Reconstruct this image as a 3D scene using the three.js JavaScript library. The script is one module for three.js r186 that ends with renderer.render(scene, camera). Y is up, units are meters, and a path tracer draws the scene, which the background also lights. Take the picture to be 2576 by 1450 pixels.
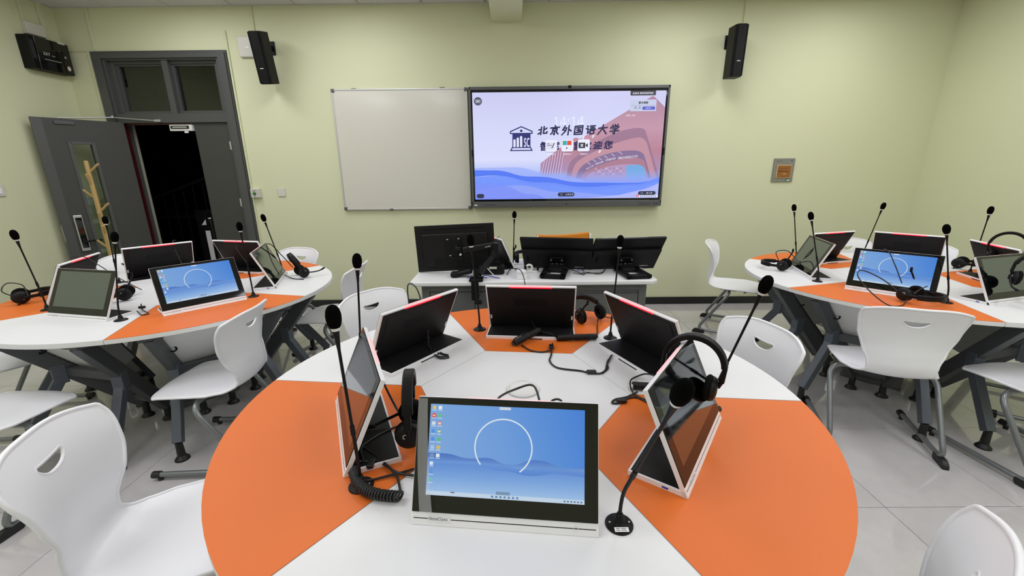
import * as THREE from 'three';
import { mergeGeometries, toCreasedNormals } from 'three/addons/utils/BufferGeometryUtils.js';
import { RoundedBoxGeometry } from 'three/addons/geometries/RoundedBoxGeometry.js';
import { RectAreaLightUniformsLib } from 'three/addons/lights/RectAreaLightUniformsLib.js';
import { Brush, Evaluator, SUBTRACTION } from 'three-bvh-csg';

// ---------------------------------------------------------------- camera, lights, exposure
const scene = new THREE.Scene();
scene.background = new THREE.Color(0x000000);
const camera = new THREE.PerspectiveCamera(2 * THREE.MathUtils.radToDeg(Math.atan(725 / 1062.91)), 2576 / 1450, 0.02, 60);
camera.position.set(0, 1.4963, 4.5921);
camera.rotation.set(-0.2747433, 0.0052425, -0.0104519, 'YXZ');
scene.add(camera);
const renderer = new THREE.WebGLRenderer({ antialias: true });
renderer.toneMapping = THREE.LinearToneMapping;
renderer.toneMappingExposure = 1.0;
renderer.shadowMap.enabled = true;
RectAreaLightUniformsLib.init();
const LAMP = 6.9;                                   // radiance of a ceiling panel
const LAMP_COLOR = new THREE.Color(0.965, 0.975, 1.045);
const CEIL = 3.02, XL = -4.385, XR = 4.27, ZB = 7.6;
const LAMP_SPOTS = [];
for (const z of [1.15, 3.4, 5.7]) for (const x of [-2.95, -1.45, 1.55, 3.05]) LAMP_SPOTS.push([x, z]);

// ---------------------------------------------------------------- helpers
let seed = 7;
const rnd = () => { seed = (seed * 1664525 + 1013904223) % 4294967296; return seed / 4294967296; };
const V = (x, y, z) => new THREE.Vector3(x, y, z);
const used = new Map();
function numbered(n) { const k = used.get(n) ?? 0; used.set(n, k + 1); return k ? n + '_' + String(k).padStart(3, '0') : n; }
function flat(list) {
  const out = [].concat(list).map((g) => {
    const h = g.index ? g.toNonIndexed() : g.clone();
    for (const k of Object.keys(h.attributes)) if (!['position', 'normal', 'uv'].includes(k)) h.deleteAttribute(k);
    if (!h.attributes.uv) h.setAttribute('uv', new THREE.Float32BufferAttribute(new Float32Array(h.attributes.position.count * 2), 2));
    h.clearGroups(); return h;
  });
  return out.length > 1 ? mergeGeometries(out) : out[0];
}
function mesh(name, geos, mat) { const m = new THREE.Mesh(Array.isArray(geos) ? flat(geos) : geos, mat); m.name = name; m.castShadow = m.receiveShadow = true; return m; }
function part(parent, name, geos, mat, label) { const m = mesh(name, geos, mat); if (label) m.userData.label = label; parent.add(m); return m; }
function thing(name, label, category, pos = [0, 0, 0], turn = 0, group) {
  const g = new THREE.Group(); g.name = numbered(name); g.position.set(...pos); g.rotation.y = turn;
  g.userData = { label, category }; if (group) g.userData.group = group; scene.add(g); return g;
}
function single(name, label, category, geos, mat, group) {
  const m = mesh(numbered(name), geos, mat); m.userData = { label, category }; if (group) m.userData.group = group; scene.add(m); return m;
}
function struct(name, geos, mat) { const m = mesh(name, geos, mat); m.userData.kind = 'structure'; scene.add(m); return m; }
function copy(root, name, label, pos, turn, group) {
  const c = root.clone(); c.name = numbered(name); c.position.set(...pos); c.rotation.set(0, turn, 0);
  c.userData = { label, category: root.userData.category }; if (group || root.userData.group) c.userData.group = group || root.userData.group; scene.add(c); return c;
}
const box = (w, h, d, x = 0, y = 0, z = 0) => new THREE.BoxGeometry(w, h, d).translate(x, y, z);
const rbox = (w, h, d, r, x = 0, y = 0, z = 0, s = 2) => new RoundedBoxGeometry(w, h, d, s, Math.min(r, w / 2.01, h / 2.01, d / 2.01)).translate(x, y, z);
const span = (x0, x1, y0, y1, z0, z1) => box(x1 - x0, y1 - y0, z1 - z0, (x0 + x1) / 2, (y0 + y1) / 2, (z0 + z1) / 2);
const rspan = (x0, x1, y0, y1, z0, z1, r = 0.003) => rbox(x1 - x0, y1 - y0, z1 - z0, r, (x0 + x1) / 2, (y0 + y1) / 2, (z0 + z1) / 2);
const cyl = (r0, r1, h, x = 0, y = 0, z = 0, n = 20) => new THREE.CylinderGeometry(r0, r1, h, n).translate(x, y, z);
function between(g, p, q, roll = 0) {                  // g has its length along y, centred
  const a = V(...p), b = V(...q), d = b.clone().sub(a);
  g.rotateY(roll); g.applyQuaternion(new THREE.Quaternion().setFromUnitVectors(V(0, 1, 0), d.normalize()));
  const m = a.add(b).multiplyScalar(0.5); return g.translate(m.x, m.y, m.z);
}
function bar(p, q, w, d, up = V(1, 0, 0), r = 0.004) { // rectangular tube; w measured along `up`-perpendicular frame
  const a = V(...p), b = V(...q), y = b.clone().sub(a), L = y.length(); y.normalize();
  const x = up.clone().addScaledVector(y, -up.dot(y)).normalize(), z = x.clone().cross(y);
  const g = rbox(w, L, d, r); g.applyMatrix4(new THREE.Matrix4().makeBasis(x, y, z)); a.add(b).multiplyScalar(0.5); return g.translate(a.x, a.y, a.z);
}
const rod = (p, q, r, r2 = r, n = 12) => between(new THREE.CylinderGeometry(r2, r, V(...p).distanceTo(V(...q)), n), p, q);
function curve(pts, closed = false) { return new THREE.CatmullRomCurve3(pts.map((p) => V(...p)), closed, 'centripetal'); }
const wire = (pts, r, n = pts.length * 8, k = 6, closed = false) => new THREE.TubeGeometry(curve(pts, closed), n, r, k, closed);
function fillet(pts, rad, steps = 6) {               // polyline with rounded corners
  const out = [V(...pts[0])];
  for (let i = 1; i < pts.length - 1; i++) {
    const p = V(...pts[i]), a = V(...pts[i - 1]).sub(p), b = V(...pts[i + 1]).sub(p), r = Math.min(rad, a.length() * 0.49, b.length() * 0.49);
    const s = p.clone().addScaledVector(a.normalize(), r), e = p.clone().addScaledVector(b.normalize(), r);
    for (let k = 0; k <= steps; k++) { const t = k / steps; out.push(s.clone().multiplyScalar((1 - t) ** 2).addScaledVector(p, 2 * t * (1 - t)).addScaledVector(e, t * t)); }
  }
  out.push(V(...pts[pts.length - 1]));
  const path = new THREE.CurvePath(); for (let i = 1; i < out.length; i++) if (out[i].distanceTo(out[i - 1]) > 1e-5) path.add(new THREE.LineCurve3(out[i - 1], out[i])); return path;
}
function coil(p, q, R, r, turns, sag = 0) {          // helix laid from p to q
  const a = V(...p), b = V(...q), d = b.clone().sub(a), L = d.length(); d.normalize();
  const x = V(0, 1, 0).cross(d).normalize(), y = d.clone().cross(x), n = turns * 10, pts = [];
  for (let i = 0; i <= n; i++) { const t = i / n, w = t * turns * 2 * Math.PI; pts.push(a.clone().addScaledVector(d, t * L).addScaledVector(x, Math.cos(w) * R + Math.sin(Math.PI * t) * sag).addScaledVector(y, Math.sin(w) * R)); }
  return new THREE.TubeGeometry(new THREE.CatmullRomCurve3(pts), n, r, 5);
}
function canvasTex(w, h, draw, flip = true) {
  const c = document.createElement('canvas'); c.width = w; c.height = h; draw(c.getContext('2d'), w, h);
  const t = new THREE.CanvasTexture(c); t.colorSpace = THREE.SRGBColorSpace; t.magFilter = THREE.LinearFilter; return t;
}
function noiseTex(n, f, srgb = true, rep = 1) {
  const d = new Uint8Array(n * n * 4);
  for (let y = 0; y < n; y++) for (let x = 0; x < n; x++) { const v = f(x, y), i = (y * n + x) * 4; for (let k = 0; k < 3; k++) d[i + k] = Math.max(0, Math.min(255, Array.isArray(v) ? v[k] : v)); d[i + 3] = 255; }
  const t = new THREE.DataTexture(d, n, n); t.wrapS = t.wrapT = THREE.RepeatWrapping; t.magFilter = THREE.LinearFilter; t.minFilter = THREE.LinearMipmapLinearFilter;
  if (srgb) t.colorSpace = THREE.SRGBColorSpace; t.repeat.set(rep, rep); t.needsUpdate = true; return t;
}
const lin = (r, g, b) => new THREE.Color().setRGB(r, g, b);
const std = (color, rough = 0.5, o = {}) => new THREE.MeshStandardMaterial({ color, roughness: rough, ...o });
const phys = (color, rough = 0.5, o = {}) => new THREE.MeshPhysicalMaterial({ color, roughness: rough, ...o });
// value noise on a wrapping lattice
function lattice(n) { const a = []; for (let i = 0; i < n * n; i++) a.push(rnd()); return (x, y) => { const xi = Math.floor(x), yi = Math.floor(y), fx = x - xi, fy = y - yi, s = (t) => t * t * (3 - 2 * t), g = (i, j) => a[((j % n + n) % n) * n + ((i % n + n) % n)]; const u = s(fx), v = s(fy); return (g(xi, yi) * (1 - u) + g(xi + 1, yi) * u) * (1 - v) + (g(xi, yi + 1) * (1 - u) + g(xi + 1, yi + 1) * u) * v; }; }
const L8 = lattice(8), L16 = lattice(16), L64 = lattice(64);

// ---------------------------------------------------------------- materials
const grain = noiseTex(128, (x, y) => 128 + (L64(x / 2, y / 2) - 0.5) * 120 + (rnd() - 0.5) * 40, false);
const withGrain = (rep) => { const t = grain.clone(); t.repeat.set(rep, rep); t.needsUpdate = true; return t; };
const M = {
  wall: std(lin(0.675, 0.695, 0.465), 0.72, { bumpMap: withGrain(3), bumpScale: 0.0006 }),
  ceiling: std(lin(0.88, 0.88, 0.87), 0.9, { map: noiseTex(128, (x, y) => 222 - (rnd() < 0.06 ? 60 * rnd() : 0) + 10 * (L64(x / 2, y / 2) - 0.5), true, 1) }),
  ceilingBar: std(lin(0.55, 0.55, 0.53), 0.6),
  slab: std(lin(0.6, 0.6, 0.58), 0.9),
  baseboard: std(lin(0.012, 0.012, 0.012), 0.25),
  tiles: [0, 1, 2, 3].map((k) => phys(lin(0.665 + 0.01 * k, 0.64 + 0.01 * k, 0.635 + 0.01 * k), 0.14, { map: noiseTex(128, (x, y) => 242 + 5 * (L16((x + k * 37) / 8, y / 8) - 0.5) + 5 * (rnd() - 0.5), true, 1), clearcoat: 1, clearcoatRoughness: 0.04 })),
  grout: std(lin(0.12, 0.115, 0.105), 0.9),
  white: std(lin(0.8, 0.8, 0.8), 0.42, { bumpMap: withGrain(6), bumpScale: 0.0001 }),
  edge: std(lin(0.8, 0.8, 0.79), 0.45),
  orange: std(lin(0.76, 0.16, 0.016), 0.5, { bumpMap: withGrain(8), bumpScale: 0.0003 }),
  tan: std(lin(0.62, 0.42, 0.24), 0.5),
  chair: phys(lin(0.9, 0.9, 0.925), 0.36),
  tube: phys(lin(0.20, 0.215, 0.22), 0.3, { metalness: 0.35, clearcoat: 0.5, clearcoatRoughness: 0.15 }),
  steel: std(lin(0.075, 0.08, 0.085), 0.42, { metalness: 0.15 }),
  steelCap: std(lin(0.085, 0.1, 0.12), 0.4),
  rubber: std(lin(0.008, 0.008, 0.008), 0.45),
  black: phys(lin(0.006, 0.006, 0.0065), 0.45, { specularIntensity: 0.4 }),
  blackMatte: phys(lin(0.004, 0.004, 0.004), 0.85, { specularIntensity: 0.3 }),
  foam: phys(lin(0.002, 0.002, 0.002), 1.0, { specularIntensity: 0.1 }),
  blackSoft: phys(lin(0.010, 0.0095, 0.0098), 0.5, { specularIntensity: 0.45 }),
  glass: phys(lin(0.006, 0.006, 0.006), 0.04, { ior: 1.5 }),
  lcdOff: std(lin(0.21, 0.24, 0.27), 0.05, { metalness: 1 }),
  plastic: std(lin(0.88, 0.87, 0.885), 0.35),
  chromeWhite: std(lin(0.75, 0.75, 0.75), 0.35),
  doorGrey: phys(lin(0.062, 0.062, 0.058), 0.45, { specularIntensity: 0.6 }),
  frameGrey: std(lin(0.075, 0.077, 0.076), 0.4),
  red: std(lin(0.06, 0.006, 0.006), 0.4),
  cream: std(lin(0.36, 0.36, 0.28), 0.6),
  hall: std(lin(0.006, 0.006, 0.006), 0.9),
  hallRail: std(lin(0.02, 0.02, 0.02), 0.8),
  wood: std(lin(0.62, 0.42, 0.16), 0.5, { map: noiseTex(64, (x, y) => 225 + 40 * (L16(x / 4, y / 24) - 0.5)) }),
  deskGrey: std(lin(0.115, 0.118, 0.113), 0.45),
  deskGap: std(lin(0.01, 0.01, 0.01), 0.9),
  silver: std(lin(0.55, 0.55, 0.55), 0.35, { metalness: 0.7 }),
  alu: std(lin(0.6, 0.6, 0.6), 0.35, { metalness: 0.6 }),
  tvFrame: std(lin(0.115, 0.12, 0.12), 0.4, { metalness: 0.3 }),
  board: phys(lin(0.66, 0.645, 0.57), 0.22, { clearcoat: 0.3, clearcoatRoughness: 0.1 }),
  lightGrey: std(lin(0.55, 0.54, 0.5), 0.5),
  offWhite: std(lin(0.66, 0.64, 0.58), 0.5),
  cord: std(lin(0.012, 0.012, 0.013), 0.4),
  blue: std(lin(0.03, 0.06, 0.45), 0.4),
  orangeFab: std(lin(0.72, 0.25, 0.008), 0.6),
  pane: phys(lin(0.82, 0.86, 0.82), 0.0, { transmission: 1, thickness: 0, ior: 1.5 }),
  film: phys(lin(0.95, 0.95, 0.97), 0.25, { transmission: 0.8, thickness: 0, ior: 1.4 }),
  clearCap: phys(lin(0.8, 0.8, 0.78), 0.3, { clearcoat: 0.5 }),
  glowPink: std(lin(0.5, 0.25, 0.25), 0.4, { emissive: lin(1.0, 0.5, 0.52), emissiveIntensity: 0.72 }),
  glowRed: std(lin(0.3, 0.01, 0.02), 0.4, { emissive: lin(1.0, 0.0, 0.03), emissiveIntensity: 0.9 }),
  lampGlow: std(lin(0.9, 0.9, 0.9), 0.5, { emissive: lin(1, 0.99, 0.97), emissiveIntensity: 1.2 }),
};

// ---------------------------------------------------------------- room shell
{
  const WT = 0.24, WB = 0.14;
  struct('wall_left', span(XL - WT, XL, 0, CEIL + 0.4, -WT, ZB + WT), M.wall);
  struct('wall_right', span(XR, XR + WT, 0, CEIL + 0.4, -WT, ZB + WT), M.wall);
  struct('wall_rear', span(XL, XR, 0, CEIL + 0.4, ZB, ZB + WT), M.wall);
  // back wall with the door opening (x -4.06 .. -2.835, up to 2.6)
  struct('wall_back', [span(XL, -4.06, 0, CEIL + 0.4, -WB, 0), span(-4.06, -2.835, 2.6, CEIL + 0.4, -WB, 0), span(-2.835, XR, 0, CEIL + 0.4, -WB, 0)], M.wall);
  struct('slab_above_ceiling', span(XL - WT, XR + WT, CEIL + 0.4, CEIL + 0.6, -WT, ZB + WT), M.slab);
  const fl = struct('floor', span(XL - WT, XR + WT, -0.2, -0.006, -WT, ZB + WT), M.grout);
  // 60 cm floor tiles, each its own piece; a plain one is shared by many
  const tg = new Map();
  const tile = (w, d) => { const k = w.toFixed(3) + 'x' + d.toFixed(3); if (!tg.has(k)) { const g = box(w - 0.0026, 0.012, d - 0.0026); const p = g.attributes.position, u = g.attributes.uv; for (let i = 0; i < p.count; i++) u.setXY(i, p.getX(i) / 0.6, p.getZ(i) / 0.6); tg.set(k, g); } return tg.get(k); };
  const gx = []; for (let x = 0.476 - 0.6 * 9; x < XR + 0.6; x += 0.6) gx.push(Math.max(XL, Math.min(XR, x)));
  const gz = []; for (let z = 0.012; z < ZB + 0.6; z += 0.6) gz.push(Math.min(ZB, z));
  for (let i = 0; i + 1 < gx.length; i++) for (let j = 0; j + 1 < gz.length; j++) {
    const w = gx[i + 1] - gx[i], d = gz[j + 1] - gz[j]; if (w < 0.02 || d < 0.02) continue;
    const m = part(fl, 'tile', tile(w, d), M.tiles[(i * 7 + j * 3 + ((i * j) % 3)) % 4]); m.position.set((gx[i] + gx[i + 1]) / 2, -0.006, (gz[j] + gz[j + 1]) / 2);
  }
  // suspended ceiling
  const cl = struct('ceiling', span(XL, XR, CEIL + 0.012, CEIL + 0.03, 0, ZB), M.slab);
  const cx = []; for (let x = -3.85 - 0.6; x < XR + 0.6; x += 0.6) cx.push(Math.max(XL, Math.min(XR, x)));
  const cz = []; for (let z = 0.0; z < ZB + 0.6; z += 0.6) cz.push(Math.min(ZB, z));
  const cg = new Map();
  const ct = (w, d) => { const k = w.toFixed(3) + 'x' + d.toFixed(3); if (!cg.has(k)) { const g = rbox(w - 0.018, 0.012, d - 0.018, 0.004, 0, 0, 0, 1); const p = g.attributes.position, u = g.attributes.uv; for (let i = 0; i < p.count; i++) u.setXY(i, p.getX(i) / 0.3, p.getZ(i) / 0.3); cg.set(k, g); } return cg.get(k); };
  for (let i = 0; i + 1 < cx.length; i++) for (let j = 0; j + 1 < cz.length && j < 4; j++) {
    const w = cx[i + 1] - cx[i], d = cz[j + 1] - cz[j]; if (w < 0.03 || d < 0.03) continue;
    const m = part(cl, 'tile', ct(w, d), M.ceiling); m.position.set((cx[i] + cx[i + 1]) / 2, CEIL + 0.006, (cz[j] + cz[j + 1]) / 2);
  }
  part(cl, 'grid_bar', [...cx.map((x) => span(x - 0.005, x + 0.005, CEIL + 0.002, CEIL + 0.012, 0, ZB)), ...cz.map((z) => span(XL, XR, CEIL + 0.002, CEIL + 0.012, z - 0.005, z + 0.005)), span(XL, XR, CEIL - 0.004, CEIL + 0.004, 0, 0.018), span(XL, XL + 0.018, CEIL - 0.004, CEIL + 0.004, 0, ZB), span(XR - 0.018, XR, CEIL - 0.004, CEIL + 0.004, 0, ZB)], M.ceilingBar).userData.kind = 'stuff';
  struct('beam', span(-0.192, 0.094, 2.853, CEIL + 0.05, 0, ZB), M.wall);
  struct('baseboard_back', span(-2.78, XR, 0, 0.081, 0, 0.012), M.baseboard);
  struct('baseboard_right', span(XR - 0.012, XR, 0, 0.081, 0.012, ZB), M.baseboard);
  struct('baseboard_left', [span(XL, XL + 0.012, 0, 0.081, 0.0, ZB)], M.baseboard);
  struct('baseboard_corner', span(XL + 0.012, -4.12, 0, 0.081, 0, 0.012), M.baseboard);
  // ceiling light panels: out of the frame, they light the room
  const fr = [span(-0.3, 0.3, -0.012, 0, -0.6, -0.585), span(-0.3, 0.3, -0.012, 0, 0.585, 0.6), span(-0.3, -0.285, -0.012, 0, -0.585, 0.585), span(0.285, 0.3, -0.012, 0, -0.585, 0.585)];
  for (const [x, z] of LAMP_SPOTS) {
    const t = thing('ceiling_light', 'flush white ceiling light panel of the overhead grid', 'ceiling light', [x, CEIL, z], 0, 'ceiling light panels');
    part(t, 'frame', fr, M.plastic); part(t, 'diffuser', box(0.57, 0.004, 1.17, 0, -0.004, 0), M.lampGlow);
    const l = new THREE.RectAreaLight(LAMP_COLOR, LAMP, 0.57, 1.17); l.name = 'panel_light'; l.position.set(0, -0.016, 0); l.rotation.x = -Math.PI / 2; t.add(l);
  }
}

// ---------------------------------------------------------------- doorway, hall beyond
{
  const F = M.frameGrey;
  // door lining and architrave
  const prof = (a, b) => span(...a, ...b);
  const fr = struct('trim_1', [
    span(-4.112, -4.03, 0, 2.64, 0, 0.018), span(-4.098, -4.02, 0, 2.62, 0.018, 0.032), span(-4.06, -3.995, 0, 2.6, -0.125, 0.012),
    span(-2.862, -2.786, 0, 2.64, 0, 0.018), span(-2.872, -2.8, 0, 2.62, 0.018, 0.032), span(-2.9, -2.835, 0, 2.6, -0.125, 0.012),
    span(-4.03, -2.862, 2.585, 2.64, 0, 0.018), span(-4.02, -2.872, 2.575, 2.62, 0.018, 0.032), span(-3.995, -2.9, 2.56, 2.6, -0.125, 0.012),
    span(-3.995, -2.9, 1.985, 2.07, -0.125, 0.0115)], F);
  part(fr, 'door_stop', [span(-3.996, -3.978, 0, 1.985, -0.058, -0.022), span(-3.978, -3.26, 1.968, 1.9855, -0.058, -0.022)], M.red, 'dark red inner door stop');
  part(fr, 'door_lining', [span(-4.06, -3.99, 0, 1.985, -0.155, -0.126)], M.cream, 'cream painted wall return of the opening');
  const w = struct('window_1', [
    span(-3.995, -3.95, 2.07, 2.56, -0.09, -0.03), span(-3.45, -3.39, 2.07, 2.56, -0.1, 0.004), span(-2.945, -2.9, 2.07, 2.56, -0.09, -0.03),
    span(-3.95, -2.945, 2.535, 2.56, -0.088, -0.031), span(-3.95, -2.945, 2.07, 2.1, -0.088, -0.031),
    span(-3.95, -3.93, 2.1, 2.535, -0.09, -0.05), span(-3.47, -3.45, 2.1, 2.535, -0.09, -0.05), span(-3.39, -3.37, 2.1, 2.535, -0.09, -0.05), span(-2.965, -2.945, 2.1, 2.535, -0.09, -0.05),
    span(-3.93, -3.47, 2.518, 2.535, -0.089, -0.051), span(-3.37, -2.965, 2.518, 2.535, -0.089, -0.051)], F);
  part(w, 'pane', box(0.5, 0.44, 0.004, -3.7, 2.315, -0.07), M.pane); part(w, 'pane', box(0.44, 0.44, 0.004, -3.165, 2.315, -0.07), M.pane);
  // closed narrow leaf
  const d2 = struct('door_2', rspan(-3.262, -2.905, 0.006, 1.983, -0.06, -0.014, 0.003), M.doorGrey);
  part(d2, 'hinge', [cyl(0.008, 0.008, 0.11, -2.9, 1.76, 0.0), span(-2.93, -2.87, 1.72, 1.8, -0.015, -0.011)], M.alu); part(d2, 'hinge', [cyl(0.008, 0.008, 0.11, -2.9, 1.18, 0.0), span(-2.93, -2.87, 1.14, 1.22, -0.015, -0.011)], M.alu);
  part(d2, 'hinge', cyl(0.008, 0.008, 0.11, -2.9, 0.3, 0.0), M.alu);
  // open leaf: hinged at x -3.975, swung to the left wall
  const d1 = new THREE.Group(); d1.name = 'door_1'; d1.userData.kind = 'structure'; d1.position.set(-3.975, 0, 0.0); scene.add(d1);
  d1.rotation.y = Math.atan2(-0.865, -0.503);           // local +x runs from the hinge to the free edge; local -z faces the room
  const T = 0.042, LW = 0.66, g0 = 0.285, g1 = 0.44, gy0 = 0.55, gy1 = 1.77;
  const z0 = -T / 2, z1 = T / 2;
  part(d1, 'leaf', [span(0, g0, 0.008, 1.99, z0, z1), span(g1, LW - 0.07, 0.008, 1.99, z0, z1), span(g0, g1, 0.008, gy0, z0, z1), span(g0, g1, gy1, 1.99, z0, z1)], M.doorGrey);
  part(d1, 'leaf_edge', span(LW - 0.07, LW, 0.008, 1.99, z0, z1 - 0.012), M.frameGrey);
  part(d1, 'glazing_bead', [span(g0 - 0.02, g0 + 0.004, gy0 - 0.02, gy1 + 0.02, z0 - 0.008, z1 + 0.008), span(g1 - 0.004, g1 + 0.02, gy0 - 0.02, gy1 + 0.02, z0 - 0.008, z1 + 0.008), span(g0, g1, gy0 - 0.02, gy0 + 0.004, z0 - 0.008, z1 + 0.008), span(g0, g1, gy1 - 0.004, gy1 + 0.02, z0 - 0.008, z1 + 0.008)], M.frameGrey);
  part(d1, 'pane', span(g0, g1, gy0, gy1, -0.003, 0.003), M.pane);
  const S = -1;                                          // which local z is the room side
  const lock = part(d1, 'door_lock', rspan(0.505, 0.572, 0.76, 1.11, S > 0 ? z1 : z0 - 0.022, S > 0 ? z1 + 0.022 : z0, 0.008), M.silver);
  part(lock, 'keypad', rspan(0.515, 0.562, 0.79, 1.085, S > 0 ? z1 + 0.02 : z0 - 0.0245, S > 0 ? z1 + 0.0245 : z0 - 0.02, 0.003), M.glass);
  part(lock, 'handle', [rod([0.54, 0.855, z0 - 0.02], [0.54, 0.855, z0 - 0.055], 0.011), rspan(0.415, 0.552, 0.846, 0.864, z0 - 0.062, z0 - 0.048, 0.005)], M.black);
  part(d1, 'latch_plate', span(LW - 0.001, LW + 0.0015, 0.86, 1.02, -0.013, 0.01), M.alu);
  part(d1, 'closer_plate', rspan(0.375, 0.515, 1.938, 1.972, z0 - 0.012, z0, 0.004), M.steel);
  const dc = struct('trim_2', [rod([-4.26, 2.0, 0.36], [-4.02, 2.035, 0.05], 0.006), rod([-4.02, 2.035, 0.05], [-3.58, 2.0, 0.03], 0.007)], M.silver); dc.name = 'trim_2';
  part(dc, 'bracket', [rspan(-3.62, -3.56, 1.99, 2.014, 0.014, 0.04, 0.004), cyl(0.012, 0.012, 0.02, -4.02, 2.04, 0.05)], M.silver);
  const ml = thing('door_magnet', 'silver electromagnetic lock bar at the top of the dark doorway', 'door magnet');
  part(ml, 'housing', rspan(-3.5, -3.27, 1.905, 1.965, -0.03, 0.01, 0.003), M.chromeWhite); part(ml, 'magnet_plate', [span(-3.485, -3.3, 1.925, 1.955, 0.01, 0.014)], M.glass); part(ml, 'magnet_bar', [span(-3.465, -3.32, 1.933, 1.947, 0.013, 0.016)], M.silver);
  part(ml, 'tag', span(-3.36, -3.32, 1.885, 1.905, 0.0, 0.003), M.plastic);
  // unlit hall with a stair railing
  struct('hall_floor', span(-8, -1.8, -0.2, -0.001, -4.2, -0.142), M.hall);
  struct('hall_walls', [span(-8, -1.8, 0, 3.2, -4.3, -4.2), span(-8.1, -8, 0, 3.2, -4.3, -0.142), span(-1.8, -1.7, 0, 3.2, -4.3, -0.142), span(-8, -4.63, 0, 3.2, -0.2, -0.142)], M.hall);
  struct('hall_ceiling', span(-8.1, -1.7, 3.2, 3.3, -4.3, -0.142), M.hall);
  const rl = thing('stair_railing', 'faint stair railing with thin balusters in the dark hall beyond the doorway', 'railing');
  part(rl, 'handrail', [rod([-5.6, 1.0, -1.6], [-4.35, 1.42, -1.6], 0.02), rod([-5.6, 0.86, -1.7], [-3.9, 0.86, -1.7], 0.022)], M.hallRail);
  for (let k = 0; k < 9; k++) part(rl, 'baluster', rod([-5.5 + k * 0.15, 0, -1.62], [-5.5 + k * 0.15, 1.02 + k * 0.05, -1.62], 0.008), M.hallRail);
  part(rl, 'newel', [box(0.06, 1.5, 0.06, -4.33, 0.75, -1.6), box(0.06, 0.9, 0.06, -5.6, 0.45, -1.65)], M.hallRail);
  const sg = thing('sign_stand', 'black upright stand with a white paper notice just beyond the doorway', 'sign stand');
  part(sg, 'board', [rspan(-3.9, -3.62, 0, 1.05, -0.64, -0.62, 0.006)], M.black);
  part(sg, 'notice', span(-3.81, -3.75, 0.34, 0.8, -0.619, -0.617), M.plastic); const tri = new THREE.Shape([new THREE.Vector2(-3.84, 0.87), new THREE.Vector2(-3.78, 0.87), new THREE.Vector2(-3.78, 0.94)]);
  part(sg, 'notice', new THREE.ExtrudeGeometry(tri, { depth: 0.002, bevelEnabled: false }).translate(0, 0, -0.619), M.plastic);
}

// ---------------------------------------------------------------- chair (front = local +z, origin on the floor between the runners)
const PROF = curve([[0, 0.418, 0.232], [0, 0.437, 0.205], [0, 0.444, 0.12], [0, 0.436, 0.0], [0, 0.428, -0.1], [0, 0.431, -0.165], [0, 0.45, -0.208], [0, 0.49, -0.228], [0, 0.55, -0.229], [0, 0.62, -0.222], [0, 0.68, -0.224], [0, 0.75, -0.24], [0, 0.828, -0.278]]);
PROF.arcLengthDivisions = 600;
const WID = [[0, 0.175], [0.06, 0.2], [0.2, 0.216], [0.36, 0.21], [0.45, 0.185], [0.51, 0.155], [0.56, 0.14], [0.62, 0.145], [0.7, 0.17], [0.8, 0.202], [0.9, 0.218], [1, 0.198]];
const CUP = [[0, -0.02], [0.1, -0.008], [0.25, 0.004], [0.42, 0.014], [0.52, 0.016], [0.6, 0.03], [0.72, 0.05], [0.86, 0.048], [1, 0.036]];
function lerpTab(T, t) { for (let i = 1; i < T.length; i++) if (t <= T[i][0]) { const k = (t - T[i - 1][0]) / (T[i][0] - T[i - 1][0]), s = k * k * (3 - 2 * k) * 0.5 + k * 0.5; return T[i - 1][1] + (T[i][1] - T[i - 1][1]) * s; } return T[T.length - 1][1]; }
function shellPoint(t, s, off = 0) {
  const r = Math.abs(s) ** 3.2, tt = 0.075 * r + t * (1 - 0.14 * r);
  const p = PROF.getPointAt(Math.min(1, Math.max(0, tt))), tan = PROF.getTangentAt(Math.min(1, Math.max(0, tt))), n = V(0, -tan.z, tan.y);   // towards the sitter
  if (n.y < -0.2 || (tt < 0.3 && n.y < 0)) n.negate();
  const c = lerpTab(CUP, tt) * s * s + off;
  return V(s * lerpTab(WID, tt), p.y + n.y * c, p.z + n.z * c);
}
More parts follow.
